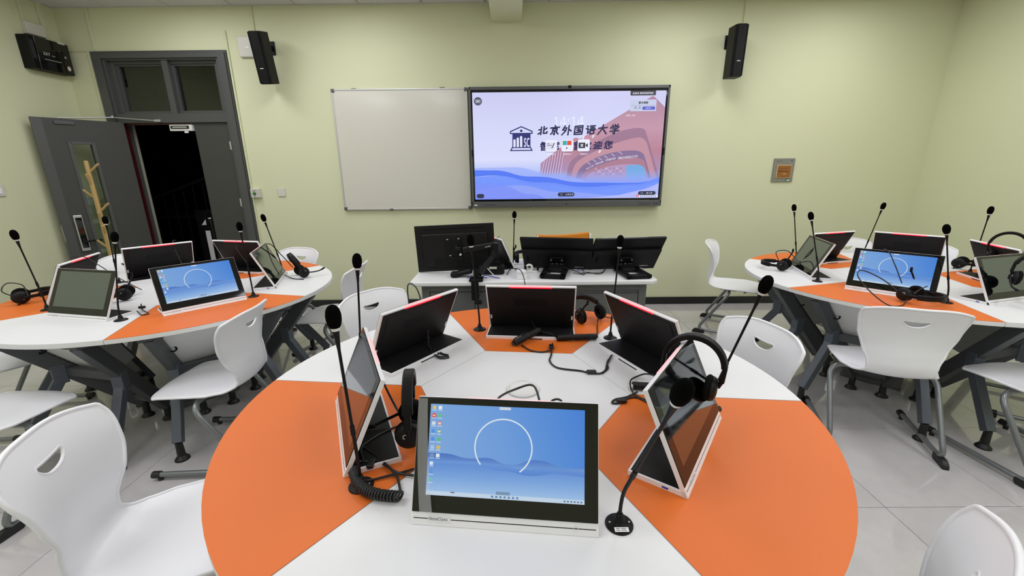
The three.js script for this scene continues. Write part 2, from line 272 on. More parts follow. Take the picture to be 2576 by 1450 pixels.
function chairShell() {
  const NU = 60, NV = 25, pos = [], idx = [], th = 0.007, id = (k, i, j) => (k * (NU + 1) + i) * (NV + 1) + j;
  for (const k of [0, 1]) for (let i = 0; i <= NU; i++) for (let j = 0; j <= NV; j++) { const p = shellPoint(i / NU, -1 + (2 * j) / NV, k ? -th : 0); pos.push(p.x, p.y, p.z); }
  const quad = (a, b, c, d) => idx.push(a, b, c, a, c, d);
  for (let i = 0; i < NU; i++) for (let j = 0; j < NV; j++) { quad(id(0, i, j), id(0, i, j + 1), id(0, i + 1, j + 1), id(0, i + 1, j)); quad(id(1, i, j), id(1, i + 1, j), id(1, i + 1, j + 1), id(1, i, j + 1)); }
  for (let i = 0; i < NU; i++) { quad(id(0, i, 0), id(0, i + 1, 0), id(1, i + 1, 0), id(1, i, 0)); quad(id(0, i, NV), id(1, i, NV), id(1, i + 1, NV), id(0, i + 1, NV)); }
  for (let j = 0; j < NV; j++) { quad(id(0, 0, j), id(1, 0, j), id(1, 0, j + 1), id(0, 0, j + 1)); quad(id(0, NU, j), id(0, NU, j + 1), id(1, NU, j + 1), id(1, NU, j)); }
  let g = new THREE.BufferGeometry(); g.setAttribute('position', new THREE.Float32BufferAttribute(pos, 3)); g.setAttribute('uv', new THREE.Float32BufferAttribute(new Float32Array(pos.length / 3 * 2), 2)); g.setIndex(idx); g.computeVertexNormals();
  // the hand hole
  const s = new THREE.Shape(); s.moveTo(-0.05, 0.007); s.quadraticCurveTo(0, 0.001, 0.05, 0.007); s.quadraticCurveTo(0.06, 0.004, 0.056, -0.006); s.quadraticCurveTo(0.04, -0.033, 0, -0.033); s.quadraticCurveTo(-0.04, -0.033, -0.056, -0.006); s.quadraticCurveTo(-0.06, 0.004, -0.05, 0.007);
  const hole = new THREE.ExtrudeGeometry(s, { depth: 0.3, bevelEnabled: false, curveSegments: 8 }); hole.translate(0, 0.755, -0.4);
  const ev = new Evaluator(); ev.attributes = ['position', 'normal', 'uv'];
  const A = new Brush(g), B = new Brush(hole); A.updateMatrixWorld(); B.updateMatrixWorld();
  const out = ev.evaluate(A, B, SUBTRACTION).geometry; out.clearGroups();
  const rim = []; const N = 140; // outline, thickened
  for (let i = 0; i < 60; i++) rim.push(shellPoint(i / 60, -1, -th / 2)); for (let j = 0; j < 24; j++) rim.push(shellPoint(1, -1 + j / 12, -th / 2)); for (let i = 60; i > 0; i--) rim.push(shellPoint(i / 60, 1, -th / 2)); for (let j = 24; j > 0; j--) rim.push(shellPoint(0, -1 + j / 12, -th / 2));
  const rg = new THREE.TubeGeometry(new THREE.CatmullRomCurve3(rim, true), 260, 0.0072, 8, true);
  const hp = s.getPoints(8).map((p) => { let lo = 0.6, hi = 1; for (let k = 0; k < 30; k++) { const m = (lo + hi) / 2; (shellPoint(m, p.x / 0.222).y < 0.755 + p.y) ? (lo = m) : (hi = m); } return shellPoint(lo, p.x / 0.222, -th / 2); });
  const hr = new THREE.TubeGeometry(new THREE.CatmullRomCurve3(hp.slice(0, -1), true), 80, 0.0052, 6, true);
  return { shell: out, rim: [rg, hr] };
}
const chairProto = (() => {
  const root = new THREE.Group(); root.userData = { category: 'chair' };
  const { shell, rim } = chairShell();
  part(root, 'seat_shell', shell, M.chair); part(root, 'shell_rim', rim, M.chair);
  const side = (x) => [[x, 0.03, 0.215], [x, 0.03, -0.255], [x * 0.985, 0.4, -0.02], [0, 0.402, -0.035]];
  const l = side(-0.245), r = side(0.245).reverse();
  part(root, 'tube_frame', new THREE.TubeGeometry(fillet([...l, ...r.slice(1)], 0.075, 9), 190, 0.0135, 10), M.tube);
  for (const x of [-0.245, 0.245]) {
    part(root, 'end_cap', rod([x, 0.03, 0.195], [x, 0.03, 0.232], 0.018), M.rubber);
    const sh = new THREE.Shape(); sh.moveTo(0.02, 0.034); sh.lineTo(-0.05, 0.036); sh.quadraticCurveTo(-0.075, 0.03, -0.08, 0.004); sh.lineTo(-0.07, 0); sh.lineTo(0.01, 0); sh.quadraticCurveTo(0.03, 0.015, 0.02, 0.034);
    const g = new THREE.ExtrudeGeometry(sh, { depth: 0.022, bevelEnabled: true, bevelSize: 0.003, bevelThickness: 0.003, bevelSegments: 2 }); g.rotateY(-Math.PI / 2); g.translate(x + 0.011, 0, -0.205); part(root, 'floor_glide', g, M.rubber);
    part(root, 'front_foot', cyl(0.012, 0.012, 0.018, x, 0.009, 0.2, 12), M.rubber);
  }
  part(root, 'seat_mount', [rspan(-0.13, 0.13, 0.405, 0.424, -0.1, 0.03, 0.006), cyl(0.012, 0.012, 0.03, -0.12, 0.415, 0.1), cyl(0.012, 0.012, 0.03, 0.12, 0.415, 0.1)], M.rubber);
  return root;
})();
const deg = THREE.MathUtils.degToRad;
function chair(label, x, z, fx, fz, group) { return copy(chairProto, 'chair', label, [x, 0, z], Math.atan2(fx, fz), group); }

// ---------------------------------------------------------------- round tables of six desks
const RI = 0.3661, RO = 0.9231, TOP = 0.75, TH = 0.025;
const C30 = Math.cos(Math.PI / 6), S30 = 0.5;
function wedge(inset, extra = 0) {                     // local plan of one desk: +z outward from the table centre
  const g = inset / C30, s = new THREE.Shape(), ang = Math.PI / 6, R = RO - extra;
  const zi = RI * C30 + inset, xi = zi * Math.tan(ang) - g; s.moveTo(-xi, zi); s.lineTo(xi, zi);
  const n = 18, a1 = ang - inset / R; for (let k = 0; k <= n; k++) { const a = a1 - (2 * a1 * k) / n; s.lineTo(R * Math.sin(a), R * Math.cos(a)); }
  s.closePath(); return s;
}
const slabOf = (s, y0, h, bev) => { const g = new THREE.ExtrudeGeometry(s, { depth: h - 2 * bev, bevelEnabled: bev > 0, bevelSize: bev, bevelThickness: bev, bevelSegments: 2, curveSegments: 4 }); g.rotateX(Math.PI / 2); g.translate(0, y0 + h - bev, 0); return g; };
const deskParts = (() => {
  const core = slabOf(wedge(0.0042, 0.004), TOP - TH, TH - 0.0012, 0.003), lam = slabOf(wedge(0.0016, 0.0014), TOP - 0.0014, 0.0014, 0);
  const flip = (g) => { const p = g.attributes.position; return g; };
  const posts = [], legs = [], feet = [], bars = [], panel = [];
  for (const s of [-1, 1]) {
    const a = [s * 0.3, 0.72, 0.8], b = [s * 0.082, 0.105, 0.335], m = [s * 0.205, 0.43, 0.6], o = [s * 0.292, 0.1, 0.79], d = V(s * 0.22, 0, 0.46).normalize(), perp = V(d.z, 0, -d.x);
    posts.push([bar(a, b, 0.045, 0.075, perp), rspan(s * 0.3 - 0.05, s * 0.3 + 0.05, 0.705, 0.725, 0.66, 0.84, 0.003)]);
    legs.push([bar(m, o, 0.045, 0.05, perp), bar([m[0] + d.x * 0.02, m[1] + 0.05, m[2] + d.z * 0.02], [m[0] + d.x * 0.02, m[1] - 0.06, m[2] + d.z * 0.02], 0.052, 0.06, perp)]);
    const foot = (x, z, y) => [cyl(0.017, 0.02, y - 0.02, x, 0.02 + (y - 0.02) / 2, z, 18), cyl(0.02, 0.034, 0.018, x, 0.016, z, 18), cyl(0.034, 0.036, 0.008, x, 0.004, z, 18)];
    feet.push(foot(b[0], b[2], 0.11), foot(o[0], o[2], 0.105));
  }
  bars.push(bar([-0.2, 0.43, 0.585], [0.2, 0.43, 0.585], 0.05, 0.035, V(0, 1, 0)), bar([-0.1, 0.16, 0.375], [0.1, 0.16, 0.375], 0.04, 0.03, V(0, 1, 0)));
  // white modesty panel that slopes with the posts
  const pp = (t, x) => [x * (0.3 - 0.218 * t) / 0.3, 0.72 - 0.615 * t, 0.8 - 0.465 * t - 0.045];
  const ps = new THREE.BufferGeometry(); { const A = pp(0.06, -0.27), B = pp(0.06, 0.27), Cc = pp(0.72, 0.26), D = pp(0.72, -0.26), e = [0, -0.009, -0.012], q = [A, B, Cc, D], w = q.map((p) => p.map((v, i) => v + e[i])); const P = [...q, ...w].flat(); ps.setAttribute('position', new THREE.Float32BufferAttribute(P, 3)); ps.setIndex([0, 2, 1, 0, 3, 2, 4, 5, 6, 4, 6, 7, 0, 1, 5, 0, 5, 4, 1, 2, 6, 1, 6, 5, 2, 3, 7, 2, 7, 6, 3, 0, 4, 3, 4, 7]); }
  const pf = ps.toNonIndexed(); pf.computeVertexNormals(); panel.push(pf);
  const hooks = []; for (const s of [-1, 1]) for (const t of [0.25, 0.55]) { const p = pp(t, s * 0.25); const g = new THREE.TorusGeometry(0.016, 0.005, 6, 14); g.rotateX(-0.9); g.translate(p[0], p[1] + 0.012, p[2] + 0.02); hooks.push(g); }
  return { core, lam, posts, legs, feet, bars, panel, hooks };
})();
const protoDesk = (orange) => {
  const d = new THREE.Group(); d.userData = { category: 'desk' }; const P = deskParts, sh = (g) => g;
  part(d, 'tabletop', P.core, M.edge); part(d, 'laminate', P.lam, orange ? M.orange : M.white);
  P.posts.forEach((g) => part(d, 'post', g, M.steel)); P.legs.forEach((g) => part(d, 'leg', g, M.steelCap)); P.feet.forEach((g) => part(d, 'foot', g, M.rubber));
  P.bars.forEach((g) => part(d, 'crossbar', g, M.steel)); part(d, 'modesty_panel', P.panel, M.edge); part(d, 'cable_hook', P.hooks, M.black);
  return d;
};
const deskOrange = protoDesk(true), deskWhite = protoDesk(false);

// ---------------------------------------------------------------- touch-screen terminal (origin: middle of its front bottom edge; user on local +z)
const strokes = (c, list, x, y, s, w, col) => { c.strokeStyle = col; c.lineWidth = w; c.lineCap = c.lineJoin = 'round'; for (const l of list) { c.beginPath(); l.forEach(([a, b], i) => (i ? c.lineTo(x + a * s, y + b * s) : c.moveTo(x + a * s, y + b * s))); c.stroke(); } };
const parse = (t) => t.trim().split(/\s+/).map((l) => l.split('>').map((p) => p.split(',').map(Number)));
const desktop = canvasTex(1024, 576, (c, w, h) => {
  let g = c.createLinearGradient(0, h * 0.7, w, 0); g.addColorStop(0, '#7fa9dc'); g.addColorStop(0.5, '#6a9bdd'); g.addColorStop(1, '#3f7fd6'); c.fillStyle = g; c.fillRect(0, 0, w, h);
  const dune = (pts, col0, col1, y0, y1) => { const q = c.createLinearGradient(0, y0 * h, 0, y1 * h); q.addColorStop(0, col0); q.addColorStop(1, col1); c.fillStyle = q; c.beginPath(); c.moveTo(pts[0][0] * w, pts[0][1] * h); for (let i = 1; i < pts.length; i++) { const [a, b] = pts[i - 1], [d, e] = pts[i], m = (a + d) / 2; c.bezierCurveTo(m * w, b * h, m * w, e * h, d * w, e * h); } c.lineTo(w, h); c.lineTo(0, h); c.fill(); };
  dune([[0, 0.545], [0.1, 0.545], [0.28, 0.585], [0.38, 0.57], [0.53, 0.63], [0.7, 0.565], [0.9, 0.63], [1, 0.625]], '#3c68bd', '#7ba6de', 0.53, 0.7);
  dune([[0, 0.625], [0.3, 0.62], [0.45, 0.63], [0.6, 0.67], [0.8, 0.645], [1, 0.66]], '#6d9adb', '#4f80d0', 0.6, 0.75);
  dune([[0, 0.68], [0.3, 0.66], [0.5, 0.7], [0.65, 0.735], [0.85, 0.7], [1, 0.715]], '#5e8ed6', '#8ab2e4', 0.66, 0.88);
  dune([[0, 0.77], [0.4, 0.76], [0.7, 0.79], [1, 0.75]], '#6e9cdc', '#a5c6ea', 0.75, 1);
  c.strokeStyle = 'rgba(226,236,240,0.95)'; c.lineWidth = 9; c.beginPath(); c.ellipse(w * 0.487, h * 0.45, w * 0.183, h * 0.31, 0, Math.PI * 0.785, Math.PI * 2.3); c.stroke();
  const ic = [['#e3c26a', '#d8574a', '#d9dfe8', '#4f8fe0', '#4f8fe0', '#a8c6ee', '#7d93b4', '#d9e6f4', '#5a97d8', '#6fc0b0'], ['#e8eef2', '#5fbf86', '#d2424a', '#2f8b57', '#55c07a', '#e0b94a', '#e8eef2']];
  ic.forEach((col, k) => col.forEach((f, i) => { const x = 26 + k * 40, y = 24 + i * 51; c.fillStyle = f; if (k === 0 && i === 1) { c.beginPath(); c.arc(x, y, 16, 0, 7); c.fill(); c.fillStyle = '#fff'; c.font = 'bold 11px sans-serif'; c.textAlign = 'center'; c.fillText('REC', x, y + 4); } else { c.beginPath(); c.roundRect(x - 12, y - 12, 24, 22, 4); c.fill(); } c.fillStyle = 'rgba(240,246,255,0.8)'; c.fillRect(x - 15, y + 15, 30, 4); }));
  c.fillStyle = '#3f7a56'; c.font = 'bold 24px sans-serif'; c.textAlign = 'center'; c.fillStyle = '#ffffff'; c.fillText('W', 66, 24 + 51 * 2 + 8); c.fillText('W', 66, 24 + 51 * 3 + 8);
  c.fillStyle = '#eef2f8'; c.fillRect(w * 0.455, 4, 74, 16); c.fillStyle = '#3a5a90'; c.font = '11px sans-serif'; c.fillText('Window Mode', w * 0.455 + 37, 16);
  c.fillStyle = '#c3d6ea'; c.fillRect(0, h - 26, w, 26); c.fillStyle = 'rgba(110,140,170,0.85)'; c.fillRect(w * 0.45, h - 46, 90, 20); c.fillStyle = '#5f86b4'; for (let i = 0; i < 7; i++) c.fillRect(w * 0.42 + i * 27, h - 20, 14, 13); c.fillStyle = '#6d4a5c'; c.fillRect(w * 0.16, h - 26, 26, 6); c.fillStyle = '#51708f'; for (let i = 0; i < 6; i++) c.fillRect(w - 130 + i * 21, h - 17, 11, 9);
});
const logoTex = canvasTex(512, 128, (c, w, h) => { c.fillStyle = '#e9e7ea'; c.fillRect(0, 0, w, h); c.fillStyle = '#6b6b70'; c.font = 'bold 92px sans-serif'; c.textAlign = 'left'; c.fillText('NewClass', 14, 94); c.font = '22px sans-serif'; c.fillText('®', 470, 40); });
const labelTex = canvasTex(128, 64, (c, w, h) => { c.fillStyle = '#ecebe8'; c.fillRect(0, 0, w, h); c.fillStyle = '#3a3a3a'; for (let i = 0; i < 2; i++) { c.fillRect(14, 14 + i * 24, 36, 8); c.fillRect(60, 14 + i * 24, 46, 8); } });
const lcdOn = std(lin(0.015, 0.02, 0.03), 0.12, { emissive: lin(1, 1, 1), emissiveMap: desktop, emissiveIntensity: 0.9 });
const logoMat = std(lin(1, 1, 1), 0.4, { map: logoTex });
const labelMat = std(lin(1, 1, 1), 0.5, { map: labelTex });
const TW = 0.405, TL = 0.274, TA = deg(65), TT = 0.013;
// panel space: x along the width, y up the slope, z out of the screen -> terminal space
const slope = new THREE.Matrix4().makeBasis(V(1, 0, 0), V(0, Math.sin(TA), -Math.cos(TA)), V(0, Math.cos(TA), Math.sin(TA)));
const onSlope = (gs) => [].concat(gs).map((g) => g.applyMatrix4(slope));
const quadXY = (w, h, x, y, z) => new THREE.PlaneGeometry(w, h).translate(x, y, z);
function terminalProto(on) {
  const t = new THREE.Group(); t.userData = { category: 'monitor' };
  const H = part(t, 'panel_housing', onSlope([rspan(-TW / 2, TW / 2, 0.0005, TL, -TT, 0, 0.002)]), M.plastic);
  const G = part(t, 'screen_glass', onSlope(rspan(-TW / 2 + 0.001, TW / 2 - 0.001, 0.028, TL - 0.001, -0.002, 0.0022, 0.002)), M.glass);
  part(t, 'display', onSlope(quadXY(0.345, 0.194, 0, 0.1615, 0.0025)), on ? lcdOn : M.lcdOff);
  part(t, 'logo', onSlope(quadXY(0.05, 0.0125, -0.139, 0.0155, 0.0006)), logoMat);
  part(t, 'power_button', onSlope(new THREE.TorusGeometry(0.005, 0.0006, 6, 24).translate(0.155, 0.015, 0.0004)), M.chromeWhite);
  part(t, 'camera_lens', onSlope(new THREE.CylinderGeometry(0.0018, 0.0018, 0.001, 12).rotateX(Math.PI / 2).translate(0, 0.266, 0.0024)), M.black);
  // black back cover, slightly dished, with a darker plate and two white clips
  part(t, 'back_cover', onSlope([rspan(-TW / 2 + 0.006, TW / 2 - 0.006, 0.02, TL - 0.006, -TT - 0.0015, -TT + 0.004, 0.001), rspan(-TW / 2 + 0.03, TW / 2 - 0.03, 0.04, TL - 0.02, -TT - 0.004, -TT, 0.002)]), M.blackSoft);
  part(t, 'back_plate', onSlope(rspan(-0.078, 0.078, 0.165, 0.205, -TT - 0.0046, -TT - 0.003, 0.0005)), M.black);
  part(t, 'back_clip', onSlope(rspan(-TW / 2 + 0.009, -TW / 2 + 0.017, 0.075, 0.098, -TT - 0.003, -TT, 0.001)), M.chromeWhite); part(t, 'back_clip', onSlope(rspan(TW / 2 - 0.017, TW / 2 - 0.009, 0.075, 0.098, -TT - 0.003, -TT, 0.001)), M.chromeWhite);
  const ls = part(t, 'light_strip', onSlope(rspan(-0.095, 0.095, TL - 0.006, TL + 0.0006, -TT - 0.0006, -0.0025, 0.001)), M.glowPink, 'glowing pink and red strip along the top rim');
  part(ls, 'red_edge', onSlope(rspan(-0.095, 0.095, TL - 0.0085, TL - 0.003, -TT - 0.0022, -TT + 0.002, 0.0008)), M.glowRed);
  part(t, 'base', [new THREE.ExtrudeGeometry(new THREE.Shape([[0.002, 0.0006], [0.147, 0.0006], [0.147, 0.0125], [0.146, 0.0135], [0.0085, 0.0135]].map((p) => new THREE.Vector2(...p))), { depth: TW - 0.002, bevelEnabled: true, bevelSize: 0.0005, bevelThickness: 0.001, bevelSegments: 1 }).rotateY(Math.PI / 2).translate(-TW / 2 + 0.001, 0, 0)], M.plastic);
  part(t, 'base_cover', rspan(-TW / 2 + 0.005, TW / 2 - 0.005, 0.0125, 0.0148, -0.142, -0.006, 0.001), M.blackSoft);
  part(t, 'port', [span(TW / 2 - 0.001, TW / 2 + 0.0006, 0.004, 0.009, -0.075, -0.06), span(-TW / 2 - 0.0006, -TW / 2 + 0.001, 0.004, 0.009, -0.062, -0.047)], M.blue, 'blue port');
  part(t, 'cable_notch', span(-0.055, 0.055, 0.0006, 0.0055, -0.1476, -0.14), M.black);
  return t;
}
const terminalOn = terminalProto(true), terminalOff = terminalProto(false);

// ---------------------------------------------------------------- gooseneck microphone (base at the origin, head towards `lean`)
const micMat = { stem: M.black };
function microphone(label, base, lean, bend = 0, sticker = false) {
  const t = thing('microphone', label, 'microphone', base, 0, undefined);
  part(t, 'base', [new THREE.LatheGeometry([[0.0, 0], [0.03, 0], [0.03, 0.0025], [0.026, 0.005], [0.012, 0.0075], [0.0095, 0.02], [0.0065, 0.03], [0.0, 0.03]].map((p) => new THREE.Vector2(...p)), 28)], M.black);
  part(t, 'screw', [cyl(0.0022, 0.0022, 0.002, 0.021, 0.0065, 0, 8), cyl(0.0022, 0.0022, 0.002, -0.021, 0.0065, 0, 8)], M.silver);
  const L = V(...lean), l = L.length(), d = L.clone().divideScalar(l), s0 = V(0, 0.025, 0);
  const tip = L.clone(); let k = V(0, bend || 0.06, 0);
  // straight stem from the knee to the head
  const sd = tip.clone().sub(k).normalize(), neck = tip.clone().addScaledVector(sd, -0.03);
  part(t, 'stem', [new THREE.TubeGeometry(new THREE.QuadraticBezierCurve3(s0, k, k.clone().addScaledVector(sd, 0.04)), 10, 0.0042, 8), rod(k.clone().addScaledVector(sd, 0.036).toArray(), k.clone().addScaledVector(sd, 0.105).toArray(), 0.0042, 0.0042), rod(k.clone().addScaledVector(sd, 0.085).toArray(), k.clone().addScaledVector(sd, 0.11).toArray(), 0.0058, 0.0054), rod(k.clone().addScaledVector(sd, 0.105).toArray(), neck.clone().addScaledVector(sd, -0.04).toArray(), 0.0036, 0.0036), rod(neck.clone().addScaledVector(sd, -0.045).toArray(), neck.toArray(), 0.0037, 0.0075)], M.black);
  const ring = cyl(0.0105, 0.0085, 0.007, 0, 0, 0); ring.applyQuaternion(new THREE.Quaternion().setFromUnitVectors(V(0, 1, 0), sd)); const rp = neck.clone().addScaledVector(sd, 0.0035); ring.translate(rp.x, rp.y, rp.z); part(t, 'light_ring', ring, M.chromeWhite);
  const hd = new THREE.LatheGeometry([[0, -0.026], [0.009, -0.025], [0.0135, -0.018], [0.0165, -0.005], [0.0168, 0.006], [0.0145, 0.018], [0.0095, 0.026], [0.004, 0.0292], [0, 0.0297]].map((p) => new THREE.Vector2(...p)), 24);
  hd.applyQuaternion(new THREE.Quaternion().setFromUnitVectors(V(0, 1, 0), sd)); hd.translate(tip.x, tip.y, tip.z); part(t, 'foam_head', hd, M.foam);
  if (sticker) { const q = new THREE.PlaneGeometry(0.03, 0.011).rotateX(-Math.PI / 2 + 0.12).translate(0.0, 0.0078, 0.021); part(t, 'sticker', q, labelMat, 'white printed sticker'); }
  return t;
}

// ---------------------------------------------------------------- headset: cups along local x, headband towards local +y, boom towards local +z
const HEAD = (() => {
  const band = [], R = 0.088, n = 20;
  const arc = (r, y0) => Array.from({ length: n + 1 }, (_, i) => { const a = Math.PI * (0.06 + 0.88 * i / n); return [Math.cos(a) * r * 0.98, y0 + Math.sin(a) * r * 1.02, 0]; });
  const flatBand = (r0, r1, w, y0) => { const s = new THREE.Shape(); const A = arc(r1, y0), B = arc(r0, y0).reverse(); A.forEach((p, i) => (i ? s.lineTo(p[0], p[1]) : s.moveTo(p[0], p[1]))); B.forEach((p) => s.lineTo(p[0], p[1])); s.closePath(); return new THREE.ExtrudeGeometry(s, { depth: w, bevelEnabled: true, bevelSize: 0.0025, bevelThickness: 0.003, bevelSegments: 2 }).translate(0, 0, -w / 2); };
  const g = { band: [flatBand(0.083, 0.09, 0.022, 0.05)], pad: [flatBand(0.079, 0.0835, 0.02, 0.05)], yoke: [], cup: [], cushion: [] };
  for (const s of [-1, 1]) {
    g.yoke.push([rbox(0.012, 0.05, 0.018, 0.004, s * 0.084, 0.042, 0), rod([s * 0.084, 0.025, 0], [s * 0.076, 0.0, 0], 0.006)]);
    const lathe = (pts) => new THREE.LatheGeometry(pts.map((p) => new THREE.Vector2(...p)), 28).rotateZ(-s * Math.PI / 2);
    g.cup.push(lathe([[0, 0.019], [0.02, 0.0185], [0.033, 0.013], [0.037, 0.004], [0.037, 0], [0, 0]]).translate(s * 0.058, -0.01, 0));
    g.cushion.push(new THREE.TorusGeometry(0.027, 0.0115, 10, 28).rotateY(Math.PI / 2).scale(0.9, 1.05, 1).translate(s * 0.051, -0.01, 0));
  }
  g.boom = [wire([[-0.079, -0.01, 0.01], [-0.082, -0.03, 0.04], [-0.08, -0.05, 0.085], [-0.07, -0.058, 0.115]], 0.0045), rbox(0.012, 0.012, 0.03, 0.005, -0.068, -0.058, 0.122), cyl(0.014, 0.014, 0.01, 0, 0, 0).rotateZ(Math.PI / 2).translate(-0.079, -0.01, 0)];
  return g;
})();
const headProto = (() => {
  const t = new THREE.Group(); t.userData = { category: 'headset', group: undefined };
  part(t, 'headband', HEAD.band, M.black); part(t, 'headband_pad', HEAD.pad, M.blackSoft); HEAD.yoke.forEach((g) => part(t, 'yoke', g, M.black));
  HEAD.cup.forEach((g, i) => { const c = part(t, 'ear_cup', g, M.blackSoft); part(c, 'ear_cushion', HEAD.cushion[i], M.blackMatte); const s = i ? 1 : -1; part(c, 'badge', new THREE.TorusGeometry(0.006, 0.0012, 6, 16, 4.5).rotateY(Math.PI / 2).translate(s * 0.0768, -0.004, 0.008), M.chromeWhite); });
  part(t, 'boom', HEAD.boom, M.black); return t;
})();
// place by the two ear-cup centres and the direction of the headband
function headset(label, a, b, up, boomFlip = false) {
  const r = headProto.clone(); r.name = numbered('headset'); r.userData = { label, category: 'headset' };
  const x = V(...b).sub(V(...a)).normalize(), y = V(...up); y.addScaledVector(x, -y.dot(x)).normalize(); const z = x.clone().cross(y);
  if (boomFlip) { x.negate(); z.negate(); }
  r.setRotationFromMatrix(new THREE.Matrix4().makeBasis(x, y, z)); r.position.copy(V(...a).add(V(...b)).multiplyScalar(0.5).addScaledVector(y, 0.01)); scene.add(r); r.updateMatrixWorld(true); return r;
}
function cordOn(root, name, geos, mat = M.cord) { const m = mesh(name, geos, mat); scene.add(m); root.attach(m); return m; }

// ---------------------------------------------------------------- tables: desks, terminals, microphones
const TABLES = {
  M: { x: 0.0276, z: 3.2634, a: 5.406, odd: 0 }, R: { x: 2.64, z: 1.753, a: 44.896, odd: 1, from: { x: 2.6211, z: 1.8076, a: 46.761 } }, L: { x: -2.204, z: 1.9, a: -48.497, odd: 1, from: { x: -2.1976, z: 1.9204, a: -49.231 } },
};
const dirOf = (T, s) => { const th = deg(T.a + 30 + 60 * s); return V(Math.cos(th), 0, Math.sin(th)); };
const at = (T, s, rad, right, y = TOP) => { const d = dirOf(T, s); return [T.x + d.x * rad + d.z * right, y, T.z + d.z * rad - d.x * right]; };
const DESK_LABEL = {
  M: ['orange desk of the front round table, under the screen with a headset hung on it', 'white desk of the front round table, nearest of all, under the bright blue screen', 'orange desk of the front round table, where the black coiled cord lies', 'white desk of the front round table, towards the doorway, before the empty chair', 'orange desk of the front round table, facing the teacher desk', 'white desk of the front round table, beside the single chair towards the distribution box'],
  R: ['white desk by the distribution box, cut off by the picture edge', 'orange desk with a headset in front of a lit blue screen, by the distribution box', 'white desk with a headset beside a dark tilted screen, by the distribution box', 'orange desk nearest the back wall at the table by the distribution box', 'white desk facing the camera at the table by the distribution box', 'orange desk facing the side wall at the table by the distribution box'],
  L: ['white desk with a headset beside an oblique dark screen, at the doorway table', 'orange desk in front of a lit blue screen, at the doorway table', 'white desk in front of a green-grey dark screen, at the doorway table', 'orange desk by the side wall at the doorway table, headset at its edge', 'white desk facing the coat rack at the doorway table', 'orange desk facing the door frame at the doorway table'],
};
const TERM_LABEL = {
  M: ['dark touch terminal seen from its side with a headset hung over its top', 'nearest touch terminal, white, showing a blue dune wallpaper with a ring', 'dark touch terminal seen edge-on beside the coiled cord', 'touch terminal on white desk seen from its black back, cord hanging down the middle', 'touch terminal seen straight from behind on an orange desk, coiled cord on its base', 'touch terminal seen obliquely from behind, next to the headset-hung one'],
  R: ['dark touch terminal mirroring a headset on its screen, at the picture edge', 'lit blue touch terminal behind a headset, at the distribution box table', 'dark oblique touch terminal with a cable loop hanging over its screen', 'touch terminal seen from behind, partly covered by an oblique dark screen, distribution box table', 'touch terminal seen straight from behind, above the lit screen of the distribution box table', 'touch terminal seen from behind with a headset hung on its rim'],
  L: ['dark oblique touch terminal beside a headset at the doorway table', 'lit blue touch terminal at the doorway table', 'touch terminal with a blank green-grey screen at the doorway table', 'touch terminal seen from behind, leaning above the blank green-grey screen', 'touch terminal seen straight from behind before the open door leaf', 'touch terminal seen from behind before the closed door leaf'],
};
const MIC = {
  M: [[0.07, 0.427, 0.068], [0.036, 0.408, 0.155], [-0.014, 0.438, -0.001], [0.022, 0.437, -0.01], [-0.026, 0.437, 0.022], [0.033, 0.433, -0.056]],
  R: [null, [-0.124, 0.42, 0.007], [-0.06, 0.428, -0.091], [-0.056, 0.431, -0.077], [0.015, 0.438, 0.011], [0.001, 0.442, -0.045]],
  L: [[-0.021, 0.429, 0.085], [0.009, 0.437, 0.027], [0.046, 0.434, -0.042], [0.013, 0.436, 0.035], [0.003, 0.436, -0.042], [0.021, 0.436, 0.034]],
};
const MIC_LABEL = {
  M: ['gooseneck microphone leaning away over the white desk, before the chair of the front table', 'gooseneck microphone bent towards the camera with a sticker on its base', 'upright gooseneck microphone with its base inside the coiled cord', 'gooseneck microphone rising behind the edge-on terminal of the front table', 'gooseneck microphone standing against the big black desk monitor', 'gooseneck microphone standing against the outer black touch monitor'],
  R: ['', 'upright gooseneck microphone behind the headset on the orange desk, distribution box table', 'gooseneck microphone in front of the oblique dark screen, distribution box table', 'gooseneck microphone at the back-wall side of the distribution box table', 'gooseneck microphone slanting up between two terminals of the distribution box table', 'gooseneck microphone slanting beside the side wall, distribution box table'],
  L: ['gooseneck microphone slanting against the green wall beside the door frame', 'gooseneck microphone beside the lit screen of the doorway table', 'gooseneck microphone beside the blank green-grey screen', 'gooseneck microphone slanting against the side wall, doorway table', 'gooseneck microphone before the open door leaf, behind the blank screen', 'gooseneck microphone hard to see against the dark doorway'],
};
const LIT = { M: [1], R: [1], L: [1] };
